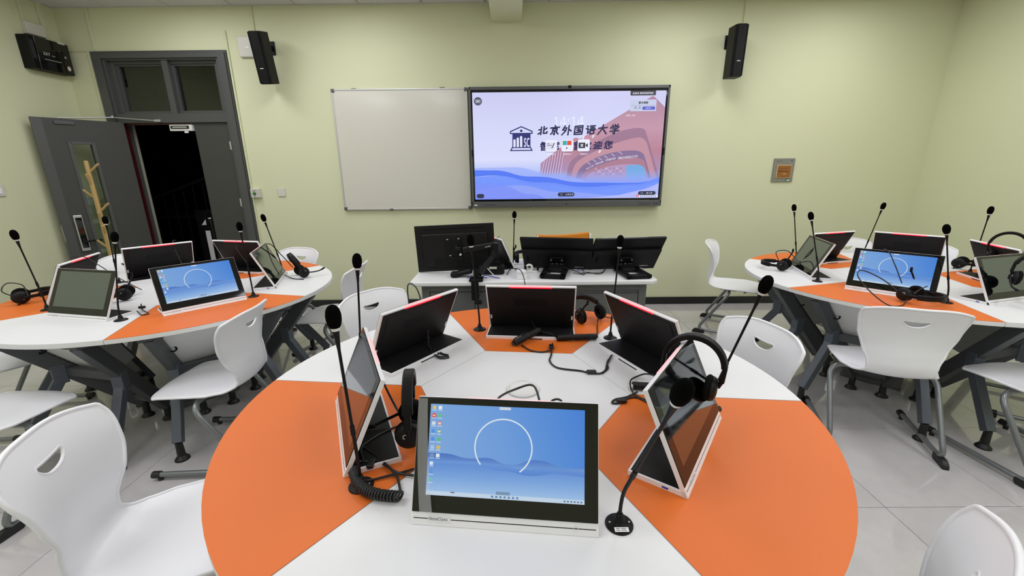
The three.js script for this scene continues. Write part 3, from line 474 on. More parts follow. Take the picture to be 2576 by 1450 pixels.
for (const k of ['M', 'R', 'L']) {
  const T = TABLES[k], name = { M: 'front round table', R: 'round table by the distribution box', L: 'round table by the doorway' }[k];
  for (let s = 0; s < 6; s++) {
    const d = dirOf(T, s), turn = Math.atan2(d.x, d.z), orange = (s + T.odd) % 2 === 0;
    copy(orange ? deskOrange : deskWhite, 'trapezoid_desk', DESK_LABEL[k][s], [T.x, 0, T.z], turn, 'desks of the ' + name);
    const p = at(T, s, 0.603, 0), t = copy(LIT[k].includes(s) ? terminalOn : terminalOff, 'touch_terminal', TERM_LABEL[k][s], p, turn, 'touch terminals of the ' + name);
    if (k === 'M' && s === 1) {                       // the protective film that peels off this one
      const f = new THREE.PlaneGeometry(0.022, 0.262, 3, 14), P = f.attributes.position;
      for (let i = 0; i < P.count; i++) { const v = (P.getY(i) + 0.131) / 0.262, u = P.getX(i) / 0.022 + 0.5; P.setXYZ(i, -0.2 + u * (0.02 + 0.012 * (1 - v)) + 0.016 * (1 - v) * (1 - v), 0.03 + v * 0.24, 0.004 + 0.012 * u * (1 - v)); }
      f.computeVertexNormals(); part(t, 'protective_film', onSlope(f), M.film, 'clear protective film peeling at one edge');
    }
    if (MIC[k][s]) microphone(MIC_LABEL[k][s], at(T, s, 0.563, 0.25), MIC[k][s].map((v, i) => v + at(T.from ?? T, s, 0.563, 0.25)[i] - at(T, s, 0.563, 0.25)[i]), k === 'M' && s === 1 ? 0.075 : 0.06, k === 'M' && s === 1).userData.group = 'microphones of the ' + name;
  }
  const hs = new THREE.Shape(); for (let i = 0; i < 6; i++) { const a = deg(60 * i); i ? hs.lineTo((RI - 0.0012) * Math.cos(a), (RI - 0.0012) * Math.sin(a)) : hs.moveTo(RI - 0.0012, 0); }
  const ht = thing('hexagon_table', { M: 'white hexagonal centre table of the front round table, with a round cap', R: 'white hexagonal centre of the table by the distribution box', L: 'white hexagonal centre of the doorway table' }[k], 'table', [T.x, 0, T.z], -deg(T.a));
  part(ht, 'tabletop', slabOf(hs, TOP - TH, TH, 0.0008), M.white);
  part(ht, 'cable_cap', [new THREE.LatheGeometry([[0, 0], [0.056, 0], [0.056, 0.006], [0.053, 0.0105], [0.05, 0.0105], [0.049, 0.006], [0, 0.006]].map((p) => new THREE.Vector2(...p)), 48).translate(0, TOP, 0)], M.clearCap, 'pale round cable cap');
  part(ht, 'column', [rspan(-0.12, 0.12, 0.02, TOP - TH, -0.12, 0.12, 0.01), rspan(-0.17, 0.17, 0, 0.03, -0.17, 0.17, 0.008)], M.deskGrey, 'grey power column under the middle');
}

// ---------------------------------------------------------------- chairs
chair('nearest white chair, hand hole in view, drawn up beside the orange desk', -1.035, 3.535, 0.93, -0.36);
chair('white chair seen from behind between the doorway table and the front table', -1.609, 2.545, -0.998, 0.056);
chair('white chair by the side wall at the doorway table, seat under the orange desk', -3.102, 2.27, 0.993, -0.115);
chair('white chair with its seat corner at the picture edge, under the doorway table', -2.4, 2.88, 0.1, -0.995);
chair('white chair seen from behind before the black-backed terminal of the front table', -0.627, 2.432, 0.8, 0.6);
chair('white chair turned sideways beyond the front table, against the green wall', -1.4, 1.51, -1.0, -0.013);
chair('white chair behind the headset of the doorway table, hand hole in view', -1.993, 1.08, -0.318, 0.948);
chair('white chair behind the far terminal of the doorway table, dark hand hole in view', -3.1, 1.17, 0.85, 0.5);
chair('white chair seen from the side against the wall, beyond the front table', 2.053, 0.785, 0.86, 0.52);
chair('white chair back at the white desk of the front table, towards the distribution box', 0.858, 2.928, -0.97, 0.24);
chair('large white chair seen from behind at the orange desk, distribution box table', 2.057, 2.417, 0.355, -0.935);
chair('white chair whose seat corner points at the chair back beside it', 2.655, 2.65, -0.117, -0.993);
chair('white chair cut by the picture edge under the distribution box table', 3.246, 2.243, -0.768, -0.64);
chair('white chair nearest the camera on the tiled side, only its rounded back top in view', 0.675, 3.815, -0.62, -0.785);
chair('white chair behind the far terminals, headset in front of it', 3.45, 1.05, -0.729, 0.685);
chair('white chair low behind the terminal at the back wall, distribution box table', 3.2, 0.86, 0.15, 0.99);

// ---------------------------------------------------------------- back wall: board, screen, speakers, small fittings
{
  const b = thing('whiteboard', 'blank white writing board in a thin aluminium frame beside the large screen', 'whiteboard');
  const x0 = -1.8, x1 = -0.447, y0 = 1.09, y1 = 2.276, z = 0.035;
  part(b, 'panel', span(x0 + 0.008, x1 - 0.008, y0 + 0.008, y1 - 0.008, 0.004, z - 0.006), M.board);
  part(b, 'frame', [rspan(x0, x1, y0, y0 + 0.016, 0.002, z, 0.003), rspan(x0, x1, y1 - 0.014, y1, 0.002, z, 0.003), rspan(x0, x0 + 0.014, y0, y1, 0.002, z, 0.003), rspan(x1 - 0.014, x1, y0, y1, 0.002, z, 0.003)], M.alu);
  for (const [x, y] of [[x0, y0], [x1, y0], [x0, y1], [x1, y1]]) { const sx = x < -1 ? 1 : -1, sy = y < 1.5 ? 1 : -1; part(b, 'corner', rspan(Math.min(x - sx * 0.002, x + sx * 0.032), Math.max(x - sx * 0.002, x + sx * 0.032), Math.min(y - sy * 0.002, y + sy * 0.032), Math.max(y - sy * 0.002, y + sy * 0.032), 0, z + 0.002, 0.004), M.tvFrame); }
  part(b, 'hanger', [rspan(-1.6, -1.55, y1 - 0.002, y1 + 0.006, 0.004, 0.03), rspan(-0.72, -0.67, y1 - 0.002, y1 + 0.008, 0.004, 0.03), rspan(-1.315, -1.28, y0 - 0.006, y0 + 0.014, 0.01, z + 0.006)], M.tvFrame);
}
{
  // large touch screen; P maps photo-like layout positions to the picture on its panel
  const X0 = -0.43, X1 = 1.545, Y0 = 1.108, Y1 = 2.272, Z = 0.095;
  const t = thing('interactive_screen', 'large wall screen in a dark grey frame showing a university gate and greeting', 'screen');
  part(t, 'frame', [rspan(X0, X1, Y0, Y0 + 0.062, 0.01, Z, 0.006), rspan(X0, X1, Y1 - 0.03, Y1, 0.01, Z, 0.006), rspan(X0, X0 + 0.02, Y0, Y1, 0.01, Z, 0.006), rspan(X1 - 0.022, X1, Y0, Y1, 0.01, Z, 0.006), span(X0 + 0.01, X1 - 0.01, Y0 + 0.01, Y1 - 0.01, 0.005, Z - 0.02)], M.tvFrame);
  part(t, 'bezel', [span(X0 + 0.018, X1 - 0.02, Y0 + 0.06, Y1 - 0.028, Z - 0.02, Z - 0.012)], M.glass);
  const sx0 = X0 + 0.034, sx1 = X1 - 0.036, sy0 = Y0 + 0.084, sy1 = Y1 - 0.05;
  const tex = canvasTex(1920, 1090, (c, w, h) => {
    const K = (x, y) => { const xl = 1187 + (y - 225) * 0.036, xr = 1680 - (y - 225) * 0.074; return [((x - xl) / (xr - xl)) * w, ((y - 224.5) / 284) * h]; };
    const poly = (pts, fill) => { c.fillStyle = fill; c.beginPath(); pts.forEach((p, i) => { const q = K(...p); i ? c.lineTo(...q) : c.moveTo(...q); }); c.closePath(); c.fill(); };
    const sm = (pts) => { const q = pts.map((p) => K(...p)); c.moveTo(...q[0]); for (let i = 1; i < q.length - 1; i++) c.quadraticCurveTo(q[i][0], q[i][1], (q[i][0] + q[i + 1][0]) / 2, (q[i][1] + q[i + 1][1]) / 2); c.lineTo(...q[q.length - 1]); };
    let g = c.createLinearGradient(0, 0, 0, h); g.addColorStop(0, '#c9c8ef'); g.addColorStop(0.35, '#d2d6f7'); g.addColorStop(0.62, '#d8daf9'); g.addColorStop(0.72, '#b9c6f8'); g.addColorStop(1, '#8fa3f3'); c.fillStyle = g; c.fillRect(0, 0, w, h);
    // gate building
    const bg = c.createLinearGradient(0, K(0, 240)[1], 0, K(0, 470)[1]); bg.addColorStop(0, '#a97f97'); bg.addColorStop(0.35, '#c193a8'); bg.addColorStop(0.6, '#b57f92'); bg.addColorStop(0.82, '#a98bb4'); bg.addColorStop(1, 'rgba(140,160,235,0)');
    poly([[1645, 238], [1650, 240], [1680, 270], [1670, 470], [1360, 470], [1362, 410], [1398, 380], [1450, 342], [1462, 346]], bg);
    c.lineWidth = 6; for (let i = 0; i < 15; i++) { c.strokeStyle = i % 2 ? 'rgba(120,95,150,0.6)' : 'rgba(228,214,238,0.75)'; const a = K(1372 + i * 3.6, 402 - i * 2.6), b = K(1362 + i * 3.4, 455); c.beginPath(); c.moveTo(...a); c.lineTo(...b); c.stroke(); }
    const arch = (pts, fill) => { c.fillStyle = fill; c.beginPath(); sm(pts); c.closePath(); c.fill(); };
    arch([[1428, 452], [1430, 410], [1462, 385], [1510, 350], [1560, 326], [1623, 315], [1632, 340], [1648, 400], [1664, 455]], 'rgba(150,112,140,0.85)');
    arch([[1440, 452], [1442, 416], [1480, 388], [1540, 362], [1590, 346], [1626, 342], [1640, 390], [1656, 455]], 'rgba(193,143,160,0.95)');
    arch([[1452, 452], [1455, 425], [1500, 396], [1550, 380], [1620, 376], [1630, 410], [1642, 455]], 'rgba(128,106,150,0.95)');
    arch([[1462, 455], [1466, 440], [1500, 420], [1560, 400], [1622, 396], [1630, 425], [1636, 455]], 'rgba(172,122,142,0.95)');
    arch([[1472, 460], [1478, 445], [1500, 430], [1550, 416], [1600, 414], [1624, 420], [1630, 440], [1634, 462]], 'rgba(178,150,190,0.95)');
    arch([[1578, 420], [1600, 415], [1623, 420], [1629, 440], [1632, 460], [1580, 458]], '#6fa9e0');
    for (let i = 0; i < 24; i++) { c.fillStyle = i % 3 ? 'rgba(120,105,150,0.55)' : 'rgba(220,205,225,0.6)'; const p = K(1500 + (i % 8) * 9, 424 + Math.floor(i / 8) * 8); c.fillRect(p[0], p[1], 18, 14); }
    c.strokeStyle = 'rgba(225,210,228,0.8)'; c.lineWidth = 7; for (const [a, b] of [[1480, 408], [1494, 401], [1508, 396], [1523, 391], [1541, 386], [1560, 381]]) { const p = K(a, b), q = K(a + 9, b + 7); c.beginPath(); c.moveTo(...p); c.lineTo(...q); c.stroke(); }
    // lettering along the lintel
    const curveText = (txt, pts, size) => { c.font = 'bold ' + size + 'px sans-serif'; c.fillStyle = 'rgba(232,222,238,0.95)'; c.textAlign = 'center'; const n = txt.length; for (let i = 0; i < n; i++) { const u = (i / (n - 1)) * (pts.length - 1), k = Math.min(pts.length - 2, Math.floor(u)), f = u - k, a = K(...pts[k]), b = K(...pts[k + 1]); c.save(); c.translate(a[0] + (b[0] - a[0]) * f, a[1] + (b[1] - a[1]) * f); c.rotate(Math.atan2(b[1] - a[1], b[0] - a[0])); c.fillText(txt[i], 0, 0); c.restore(); } };
    curveText('BEIJING', [[1480, 428], [1496, 419]], 17); curveText('FOREIGN', [[1502, 416], [1520, 409]], 21); curveText('STUDIES', [[1529, 406], [1551, 401]], 26); curveText('UNIVERSITY', [[1561, 401], [1606, 397]], 33);
    c.fillStyle = 'rgba(230,220,236,0.9)'; for (const [a, b] of [[1470, 343], [1495, 339], [1512, 379]]) { const p = K(a, b); c.beginPath(); c.ellipse(p[0], p[1], 11, 22, 0.4, 0, 7); c.fill(); }
    // blue waves
    const wave = (top, bot, fill) => { c.fillStyle = fill; c.beginPath(); const T = top.map((p) => K(...p)), B = bot.map((p) => K(...p)).reverse(); c.moveTo(...T[0]); for (let i = 1; i < T.length; i++) { const m = (T[i - 1][0] + T[i][0]) / 2; c.bezierCurveTo(m, T[i - 1][1], m, T[i][1], ...T[i]); } c.lineTo(...B[0]); for (let i = 1; i < B.length; i++) { const m = (B[i - 1][0] + B[i][0]) / 2; c.bezierCurveTo(m, B[i - 1][1], m, B[i][1], ...B[i]); } c.closePath(); c.fill(); };
    let fade = c.createLinearGradient(0, K(0, 430)[1], 0, K(0, 462)[1]); fade.addColorStop(0, 'rgba(160,175,245,0)'); fade.addColorStop(1, 'rgba(140,160,245,1)'); c.fillStyle = fade; c.fillRect(0, K(0, 430)[1], w, h);
    wave([[1186, 421], [1290, 420], [1400, 440], [1500, 462], [1680, 470]], [[1186, 440], [1300, 445], [1500, 480], [1680, 480]], 'rgba(150,170,248,0.7)');
    wave([[1186, 427], [1240, 428], [1340, 446], [1480, 464], [1600, 466], [1680, 455]], [[1186, 445], [1240, 442], [1360, 470], [1500, 485], [1600, 475], [1680, 460]], '#4f77f2');
    wave([[1186, 446], [1250, 443], [1360, 462], [1480, 476], [1600, 470], [1680, 450]], [[1186, 480], [1300, 470], [1420, 490], [1560, 500], [1680, 470]], 'rgba(110,145,250,0.9)');
    wave([[1186, 462], [1260, 470], [1340, 495], [1400, 515]], [[1186, 515], [1260, 515], [1400, 515], [1400, 515]], 'rgba(120,140,246,0.75)');
    poly([[1690, 450], [1640, 480], [1560, 500], [1440, 512], [1690, 512]], 'rgba(178,186,246,0.9)');
    // emblem
    c.strokeStyle = c.fillStyle = '#25296e'; c.lineWidth = 11; c.lineJoin = 'miter'; const E = (pts, close = true, fill = false) => { c.beginPath(); pts.forEach((p, i) => { const q = K(...p); i ? c.lineTo(...q) : c.moveTo(...q); }); if (close) c.closePath(); fill ? c.fill() : c.stroke(); };
    E([[1285, 330], [1285, 325], [1312.3, 312.5], [1340, 325], [1340, 330]]); E([[1290, 331], [1336, 331], [1336, 367], [1290, 367]], true, true); E([[1286, 375], [1290, 367], [1336, 367], [1340, 375]]);
    { const p = K(1312.4, 323.3); c.beginPath(); c.arc(...p, 13, 0, 7); c.fill(); }
    c.fillStyle = '#dfe0f8'; for (const [x, y] of [[1295.3, 345], [1303.6, 340.6], [1312.2, 336.5]]) { const p = K(x, y), q = K(x, 366); c.beginPath(); c.roundRect(p[0] - 12, p[1], 24, q[1] - p[1], [12, 12, 0, 0]); c.fill(); }
    c.save(); const sc = K(1326.5, 365.5); c.translate(...sc); c.scale(0.62, 1.5); c.font = 'bold 84px sans-serif'; c.textAlign = 'center'; c.fillText('SC', 0, 0); c.restore();
    // time, then the two lines of characters
    c.fillStyle = 'rgba(240,240,255,0.75)'; c.textAlign = 'center'; c.font = '128px sans-serif'; { const p = K(1432, 312); c.fillText('14:14', ...p); }
    const G = {
      bei: '35,15>35,86 12,40>35,38 8,80>36,64 60,12>60,76>92,76>93,62 88,28>62,44', jing: '50,4>56,15 8,24>92,22 30,36>72,36>70,54>30,54>30,36 50,54>50,90>40,82 30,66>16,84 68,66>86,86', wai: '30,8>10,46 22,28>48,28>40,58>8,92 22,44>36,58 68,6>68,96 68,40>94,60',
      guo: '12,14>86,12>86,92>12,90>12,14 28,30>72,30 50,30>50,72 32,50>68,50 25,72>75,72 60,57>67,64', yu: '14,12>22,22 6,38>24,38>24,82>38,70 42,15>90,15 62,15>56,48 48,32>84,32>82,48 38,48>96,48 48,60>84,60>84,90>48,90>48,60', da: '10,36>92,34 50,6>47,40>10,94 50,42>90,94', xue: '25,8>32,20 48,5>53,18 76,6>66,20 12,40>12,28>88,28>80,40 30,46>70,46>52,58 52,58>52,94>38,86 8,68>92,66',
      zhi: '24,4>14,22 18,14>48,14 8,28>52,28 32,14>30,32>10,52 34,34>50,48 60,14>90,14>90,44>60,44>60,14 24,58>76,58>76,94>24,94>24,58 24,76>76,76', neng: '20,8>10,28>38,26 12,40>12,94 12,40>38,40>38,90>30,84 12,56>38,56 12,72>38,72 58,10>58,36>92,34>92,26 86,14>60,24 58,52>58,90>94,88>94,76 86,56>60,70', shi: '50,4>54,12 10,28>10,18>90,18>86,28 22,34>78,34 46,36>30,54>72,52 62,44>78,60 50,58>50,92 26,74>74,74 8,94>92,94',
      huan: '10,25>40,25>8,90 14,42>42,84 60,8>50,40 54,26>90,26>84,42 68,34>64,62>44,94 66,58>94,94', ying: '14,14>22,24 6,44>22,44>22,76>6,88 10,86>40,84>96,94 56,12>40,22>40,68>56,58 64,22>88,22>88,68>80,62 64,22>64,82', nin: '24,6>8,34 18,24>18,58 44,6>34,24 40,18>88,18>80,30 62,20>62,54>52,48 48,32>40,46 76,32>86,46 14,70>8,86 28,64>30,90>70,90>72,80 50,60>57,72 78,64>92,80',
      zan: '8,16>50,16 24,6>14,32>50,32 32,24>32,52 8,44>52,40 86,8>60,16>58,48 60,26>94,26 80,26>80,52 22,60>78,60>78,94>22,94>22,60 22,77>78,77', wu: '18,18>82,18 10,42>90,42 46,18>42,50>10,90 56,44>56,84>90,84>90,70', ke: '14,12>22,22 6,38>24,38>24,82>34,72 44,10>88,10>88,44>44,44>44,10 44,27>88,27 66,10>66,94 38,58>94,58 66,58>40,86 66,58>94,86', cheng: '36,8>12,16 8,30>44,30 26,14>26,94 26,34>8,66 26,40>42,58 54,10>88,10>88,38>54,38>54,10 50,52>92,52 52,70>90,70 72,52>72,92 46,92>96,92',
      chuan: '28,6>8,44 18,30>18,94 40,22>90,22 34,42>96,42 62,6>50,60>84,60>58,94 50,72>76,92', ping: '16,10>86,10>86,28>16,28 16,10>16,60>6,94 40,34>46,42 70,34>62,42 26,48>90,48 20,66>96,66 42,48>40,76>26,94 72,48>72,94', ma: '6,14>44,14 24,14>8,54 16,48>40,48>40,84>16,84>16,48 52,14>84,14>78,48 56,14>52,48>90,48>86,88>74,86 48,66>80,66',
      quan: '50,6>10,46 50,6>90,46 26,48>74,48 28,68>72,68 14,92>86,92 50,48>50,92', bu: '30,6>34,14 10,20>54,20 20,28>24,42 44,28>38,42 6,46>58,46 16,58>48,58>48,88>16,88>16,58 66,10>66,94 66,10>90,14>76,44>90,60>70,74', yin: '50,4>54,14 16,20>90,20 16,20>14,64>6,92 34,40>40,66 52,34>58,62 80,34>64,84 24,88>92,88', yong: '22,10>20,70>8,92 22,10>82,10>82,90>72,86 22,36>82,36 22,60>82,60 52,10>52,90', shu: '6,18>42,18 22,6>10,44>42,44 28,30>28,94 6,66>46,60 70,4>48,32 70,4>96,32 58,36>84,36 54,48>54,92 54,48>72,48>72,90 54,62>72,62 82,48>82,80 92,44>92,92>84,88', ru: '46,8>40,40>8,92 46,24>92,90', yuan: '8,12>18,20 6,36>16,44 6,88>22,60 30,12>94,12 30,12>28,60>20,92 62,16>56,26 44,30>84,30>84,54>44,54>44,30 44,42>84,42 64,56>64,92>56,88 48,66>40,84 78,66>90,84',
    };
    const glyph = (k, x, y, size, lw, col) => { const p = K(x, y); c.save(); c.translate(...p); c.transform(1, -0.06, -0.12, 1, 0, 0); strokes(c, parse(G[k]), -size / 2, -size / 2, size / 100, lw, col); c.restore(); };
    ['bei', 'jing', 'wai', 'guo', 'yu', 'da', 'xue'].forEach((k, i) => glyph(k, 1367 + i * 30.4, 323.5 - i * 0.3, 104, 15, '#1c1648'));
    ['zhi', 'neng', 0, 'shi', 'huan', 'ying', 'nin'].forEach((k, i) => k && glyph(k, 1371 + i * 27.2, 364 - i * 0.2, 90, 13, '#221750'));
    // app tiles
    const tile = (x0, x1, y0, y1) => { const a = K(x0, y0), b = K(x1, y1); c.fillStyle = 'rgba(60,60,120,0.18)'; c.beginPath(); c.roundRect(a[0] - 3, a[1] + 5, b[0] - a[0] + 6, b[1] - a[1] + 4, 18); c.fill(); c.fillStyle = '#e9eafb'; c.beginPath(); c.roundRect(a[0], a[1], b[0] - a[0], b[1] - a[1], 18); c.fill(); return [a, b]; };
    { const [a, b] = tile(1374, 1403, 348, 379); c.fillStyle = '#dcdcf0'; c.beginPath(); c.roundRect(a[0] + 8, a[1] + 24, 86, 74, 8); c.fill(); c.fillStyle = '#8a8aa8'; c.fillRect(a[0] + 18, a[1] + 34, 24, 9); c.fillRect(a[0] + 18, a[1] + 50, 48, 9); c.strokeStyle = '#3f3f52'; c.lineWidth = 9; c.beginPath(); c.moveTo(a[0] + 92, a[1] + 30); c.lineTo(a[0] + 66, a[1] + 84); c.stroke(); }
    { const [a, b] = tile(1415, 1445, 348, 379); c.fillStyle = '#2fae62'; c.fillRect(a[0] + 12, a[1] + 10, 22, 44); c.fillStyle = '#36a6e8'; c.fillRect(a[0] + 34, a[1] + 10, 20, 44); c.fillStyle = '#e04a2c'; c.fillRect(a[0] + 57, a[1] + 10, 44, 44); c.fillStyle = '#4a4a58'; c.beginPath(); c.moveTo(a[0] + 48, a[1] + 72); c.lineTo(a[0] + 66, a[1] + 84); c.lineTo(a[0] + 48, a[1] + 96); c.fill(); }
    { const [a, b] = tile(1456, 1486, 347, 379); c.fillStyle = '#2c2d38'; c.beginPath(); c.roundRect(a[0] + 10, a[1] + 34, 68, 56, 6); c.fill(); c.beginPath(); c.moveTo(a[0] + 82, a[1] + 56); c.lineTo(a[0] + 104, a[1] + 40); c.lineTo(a[0] + 104, a[1] + 82); c.lineTo(a[0] + 82, a[1] + 68); c.fill(); c.strokeStyle = '#e9eafb'; c.lineWidth = 8; c.beginPath(); c.moveTo(a[0] + 32, a[1] + 48); c.lineTo(a[0] + 56, a[1] + 76); c.moveTo(a[0] + 56, a[1] + 48); c.lineTo(a[0] + 32, a[1] + 76); c.stroke(); }
    ['ke', 'ping', 'ying'].forEach((k, i) => { for (let n = 0; n < 4; n++) glyph([k, 'shu', 'quan', 'wu'][n], 1381.5 + i * 41.3 + n * 5, 386, 16, 2.4, 'rgba(240,236,250,0.9)'); });
    // status tags
    const tag = (x0, x1, y0, y1, col, r) => { const a = K(x0, y0), b = K(x1, y1); c.fillStyle = col; c.beginPath(); c.roundRect(a[0], a[1], b[0] - a[0], b[1] - a[1], r); c.fill(); };
    tag(1589.5, 1653, 222, 236.5, '#2f3038', 8); ['chuan', 'ping', 'ma'].forEach((k, i) => glyph(k, 1597 + i * 5.6, 231, 20, 2.6, '#d8d8e8')); c.fillStyle = '#e2e2f0'; c.font = 'bold 25px sans-serif'; c.textAlign = 'left'; { const p = K(1612.5, 233.2); c.fillText('8WVKEPWZ', ...p); }
    tag(1589.5, 1653.5, 247, 276, '#c3c9e4', 6); { const a = K(1590, 261.3), b = K(1653, 261.3); c.fillStyle = '#8e93b0'; c.fillRect(a[0], a[1], b[0] - a[0], 3); } ['zan', 'wu', 'ke', 'cheng'].forEach((k, i) => glyph(k, 1612.6 + i * 6.1, 254.5, 24, 3.6, '#3c4048'));
    tag(1619.5, 1651, 264.5, 272.5, '#4a52c4', 7); ['quan', 'bu', 'yong', 'ru'].forEach((k, i) => glyph(k, 1629 + i * 4.2, 268.6, 14, 2, '#d8dcff')); c.strokeStyle = '#444a60'; c.lineWidth = 3; for (const x of [1602, 1612.5]) { const p = K(x, 267); c.beginPath(); c.arc(p[0], p[1] - 4, 6, 0, 7); c.stroke(); c.beginPath(); c.moveTo(p[0] - 12, p[1] + 12); c.lineTo(p[0], p[1] + 2); c.lineTo(p[0] + 12, p[1] + 10); c.stroke(); }
    c.fillStyle = 'rgba(240,228,240,0.95)'; c.font = 'bold 24px serif'; { const p = K(1577, 289); c.fillText('CPU: 5%', ...p); }
    const pill = (x0, x1, y0, y1, ks) => { tag(x0, x1, y0, y1, '#272c48', 26); const m = (x0 + x1) / 2; ks.forEach((k, i) => glyph(k, m + 1 + i * 5.1, (y0 + y1) / 2, 19, 2.4, '#b4b8d6')); c.strokeStyle = '#9297b8'; c.lineWidth = 3; const p = K(x0 + 9, (y0 + y1) / 2); c.strokeRect(p[0] - 8, p[1] - 9, 18, 18); };
    pill(1406, 1448, 491, 502.5, ['quan', 'bu', 'yin', 'yong']); pill(1609.5, 1653, 489.5, 500.5, ['shu', 'ru', 'yuan']); tag(1200, 1219.5, 493, 505, '#272c48', 26);
    { const p = K(1202, 246.5); c.fillStyle = '#4a4c5e'; c.beginPath(); c.arc(...p, 40, 0, 7); c.fill(); c.strokeStyle = '#d0d2e4'; c.lineWidth = 4; c.strokeRect(p[0] - 22, p[1] - 13, 44, 26); c.fillStyle = '#d0d2e4'; c.fillRect(p[0] - 14, p[1] - 6, 28, 12); }
    tag(1604, 1659, 500.5, 506.5, '#e4e4f6', 3); c.fillStyle = '#d23c3c'; { const p = K(1604.5, 500); c.fillRect(p[0], p[1], 26, 22); c.fillStyle = '#fff'; c.font = 'bold 22px sans-serif'; c.fillText('S', p[0] + 6, p[1] + 19); } for (let i = 0; i < 8; i++) { const p = K(1616 + i * 5.2, 503.5); c.fillStyle = i === 4 ? '#c84040' : '#5a74b8'; c.fillRect(p[0] - 5, p[1] - 6, 11, 12); }
  });
  part(t, 'display', new THREE.PlaneGeometry(sx1 - sx0, sy1 - sy0).translate((sx0 + sx1) / 2, (sy0 + sy1) / 2, Z - 0.0112), std(lin(0.02, 0.02, 0.025), 0.25, { emissive: lin(1, 1, 1), emissiveMap: tex, emissiveIntensity: 1.0 }));
  const cm = part(t, 'webcam', rspan(0.545, 0.575, Y1 - 0.022, Y1 + 0.004, Z - 0.02, Z + 0.004, 0.004), M.black);
  part(t, 'speaker_grille', [rspan(X0 + 0.13, X0 + 0.24, Y0 + 0.018, Y0 + 0.036, Z - 0.002, Z + 0.001, 0.001)], M.steel); part(t, 'speaker_grille', [rspan(X1 - 0.23, X1 - 0.12, Y0 + 0.018, Y0 + 0.036, Z - 0.002, Z + 0.001, 0.001)], M.steel);
  part(t, 'label', span(X0 + 0.02, X0 + 0.055, Y0 + 0.02, Y0 + 0.032, Z, Z + 0.001), M.chromeWhite); part(t, 'button', [cyl(0.006, 0.006, 0.004, 0, 0, 0).rotateX(Math.PI / 2).translate(0.555, Y0 + 0.028, Z)], M.black); part(t, 'front_port', [span(X1 - 0.08, X1 - 0.065, Y0 + 0.022, Y0 + 0.03, Z, Z + 0.001), span(X1 - 0.055, X1 - 0.04, Y0 + 0.022, Y0 + 0.03, Z, Z + 0.001)], M.black);
  part(t, 'side_handle', rspan(X0 + 0.012, X0 + 0.026, 1.62, 1.69, Z - 0.03, Z + 0.004, 0.003), M.black); part(t, 'side_handle', [rspan(X1 - 0.028, X1 - 0.012, 1.62, 1.69, Z - 0.03, Z + 0.004, 0.003)], M.black);
  const rl = new THREE.RectAreaLight(new THREE.Color(0.72, 0.76, 1), 0.25, sx1 - sx0, sy1 - sy0); rl.name = 'screen_light'; rl.position.set((sx0 + sx1) / 2, (sy0 + sy1) / 2, Z + 0.002); rl.rotation.y = Math.PI; t.add(rl);
}
function speaker(label, x, y, tilt, yaw) {
  const t = thing('wall_speaker', label, 'speaker', [x, y, 0], 0, 'wall speakers');
  const g = new THREE.Group();
  const R = new THREE.Matrix4().makeRotationFromEuler(new THREE.Euler(tilt, yaw, 0, 'YXZ')).setPosition(0, 0, 0.19);
  const sh = new THREE.Shape([[-0.055, 0.07], [0.055, 0.07], [0.052, -0.05], [0.035, -0.075], [-0.035, -0.075], [-0.052, -0.05]].map((p) => new THREE.Vector2(...p)));
  const cab = new THREE.ExtrudeGeometry(sh, { depth: 0.43, bevelEnabled: true, bevelSize: 0.003, bevelThickness: 0.003, bevelSegments: 2 }); cab.rotateX(-Math.PI / 2); cab.translate(0, -0.215, 0); cab.scale(1, 1, -1);
  const idx = cab.index; const pos = cab.attributes.position; if (!idx) { const a = pos.array, n = cab.attributes.normal.array; for (let i = 0; i < a.length; i += 9) for (let k = 0; k < 3; k++) { let s = a[i + 3 + k]; a[i + 3 + k] = a[i + 6 + k]; a[i + 6 + k] = s; s = n[i + 3 + k]; n[i + 3 + k] = n[i + 6 + k]; n[i + 6 + k] = s; } }
  cab.rotateY(Math.PI);
  part(t, 'cabinet', cab.applyMatrix4(R), M.black);
  part(t, 'grille', rbox(0.104, 0.424, 0.006, 0.003, 0, 0, 0.074).applyMatrix4(R), M.blackMatte);
  part(t, 'badge', box(0.03, 0.006, 0.002, 0, -0.085, 0.0775).applyMatrix4(R), M.chromeWhite);
  part(t, 'bracket', [rspan(-0.03, 0.03, 0.07, 0.19, 0.0, 0.012, 0.004), rspan(-0.012, 0.012, 0.11, 0.15, 0.01, 0.14, 0.003)], M.black);
  return t;
}
speaker('black column speaker beside the doorway, over a white square access point', -2.335, 2.52, 0.2, 0.0);
speaker('black column speaker on the bare wall above the distribution box', 2.09, 2.525, 0.03, 0.0);
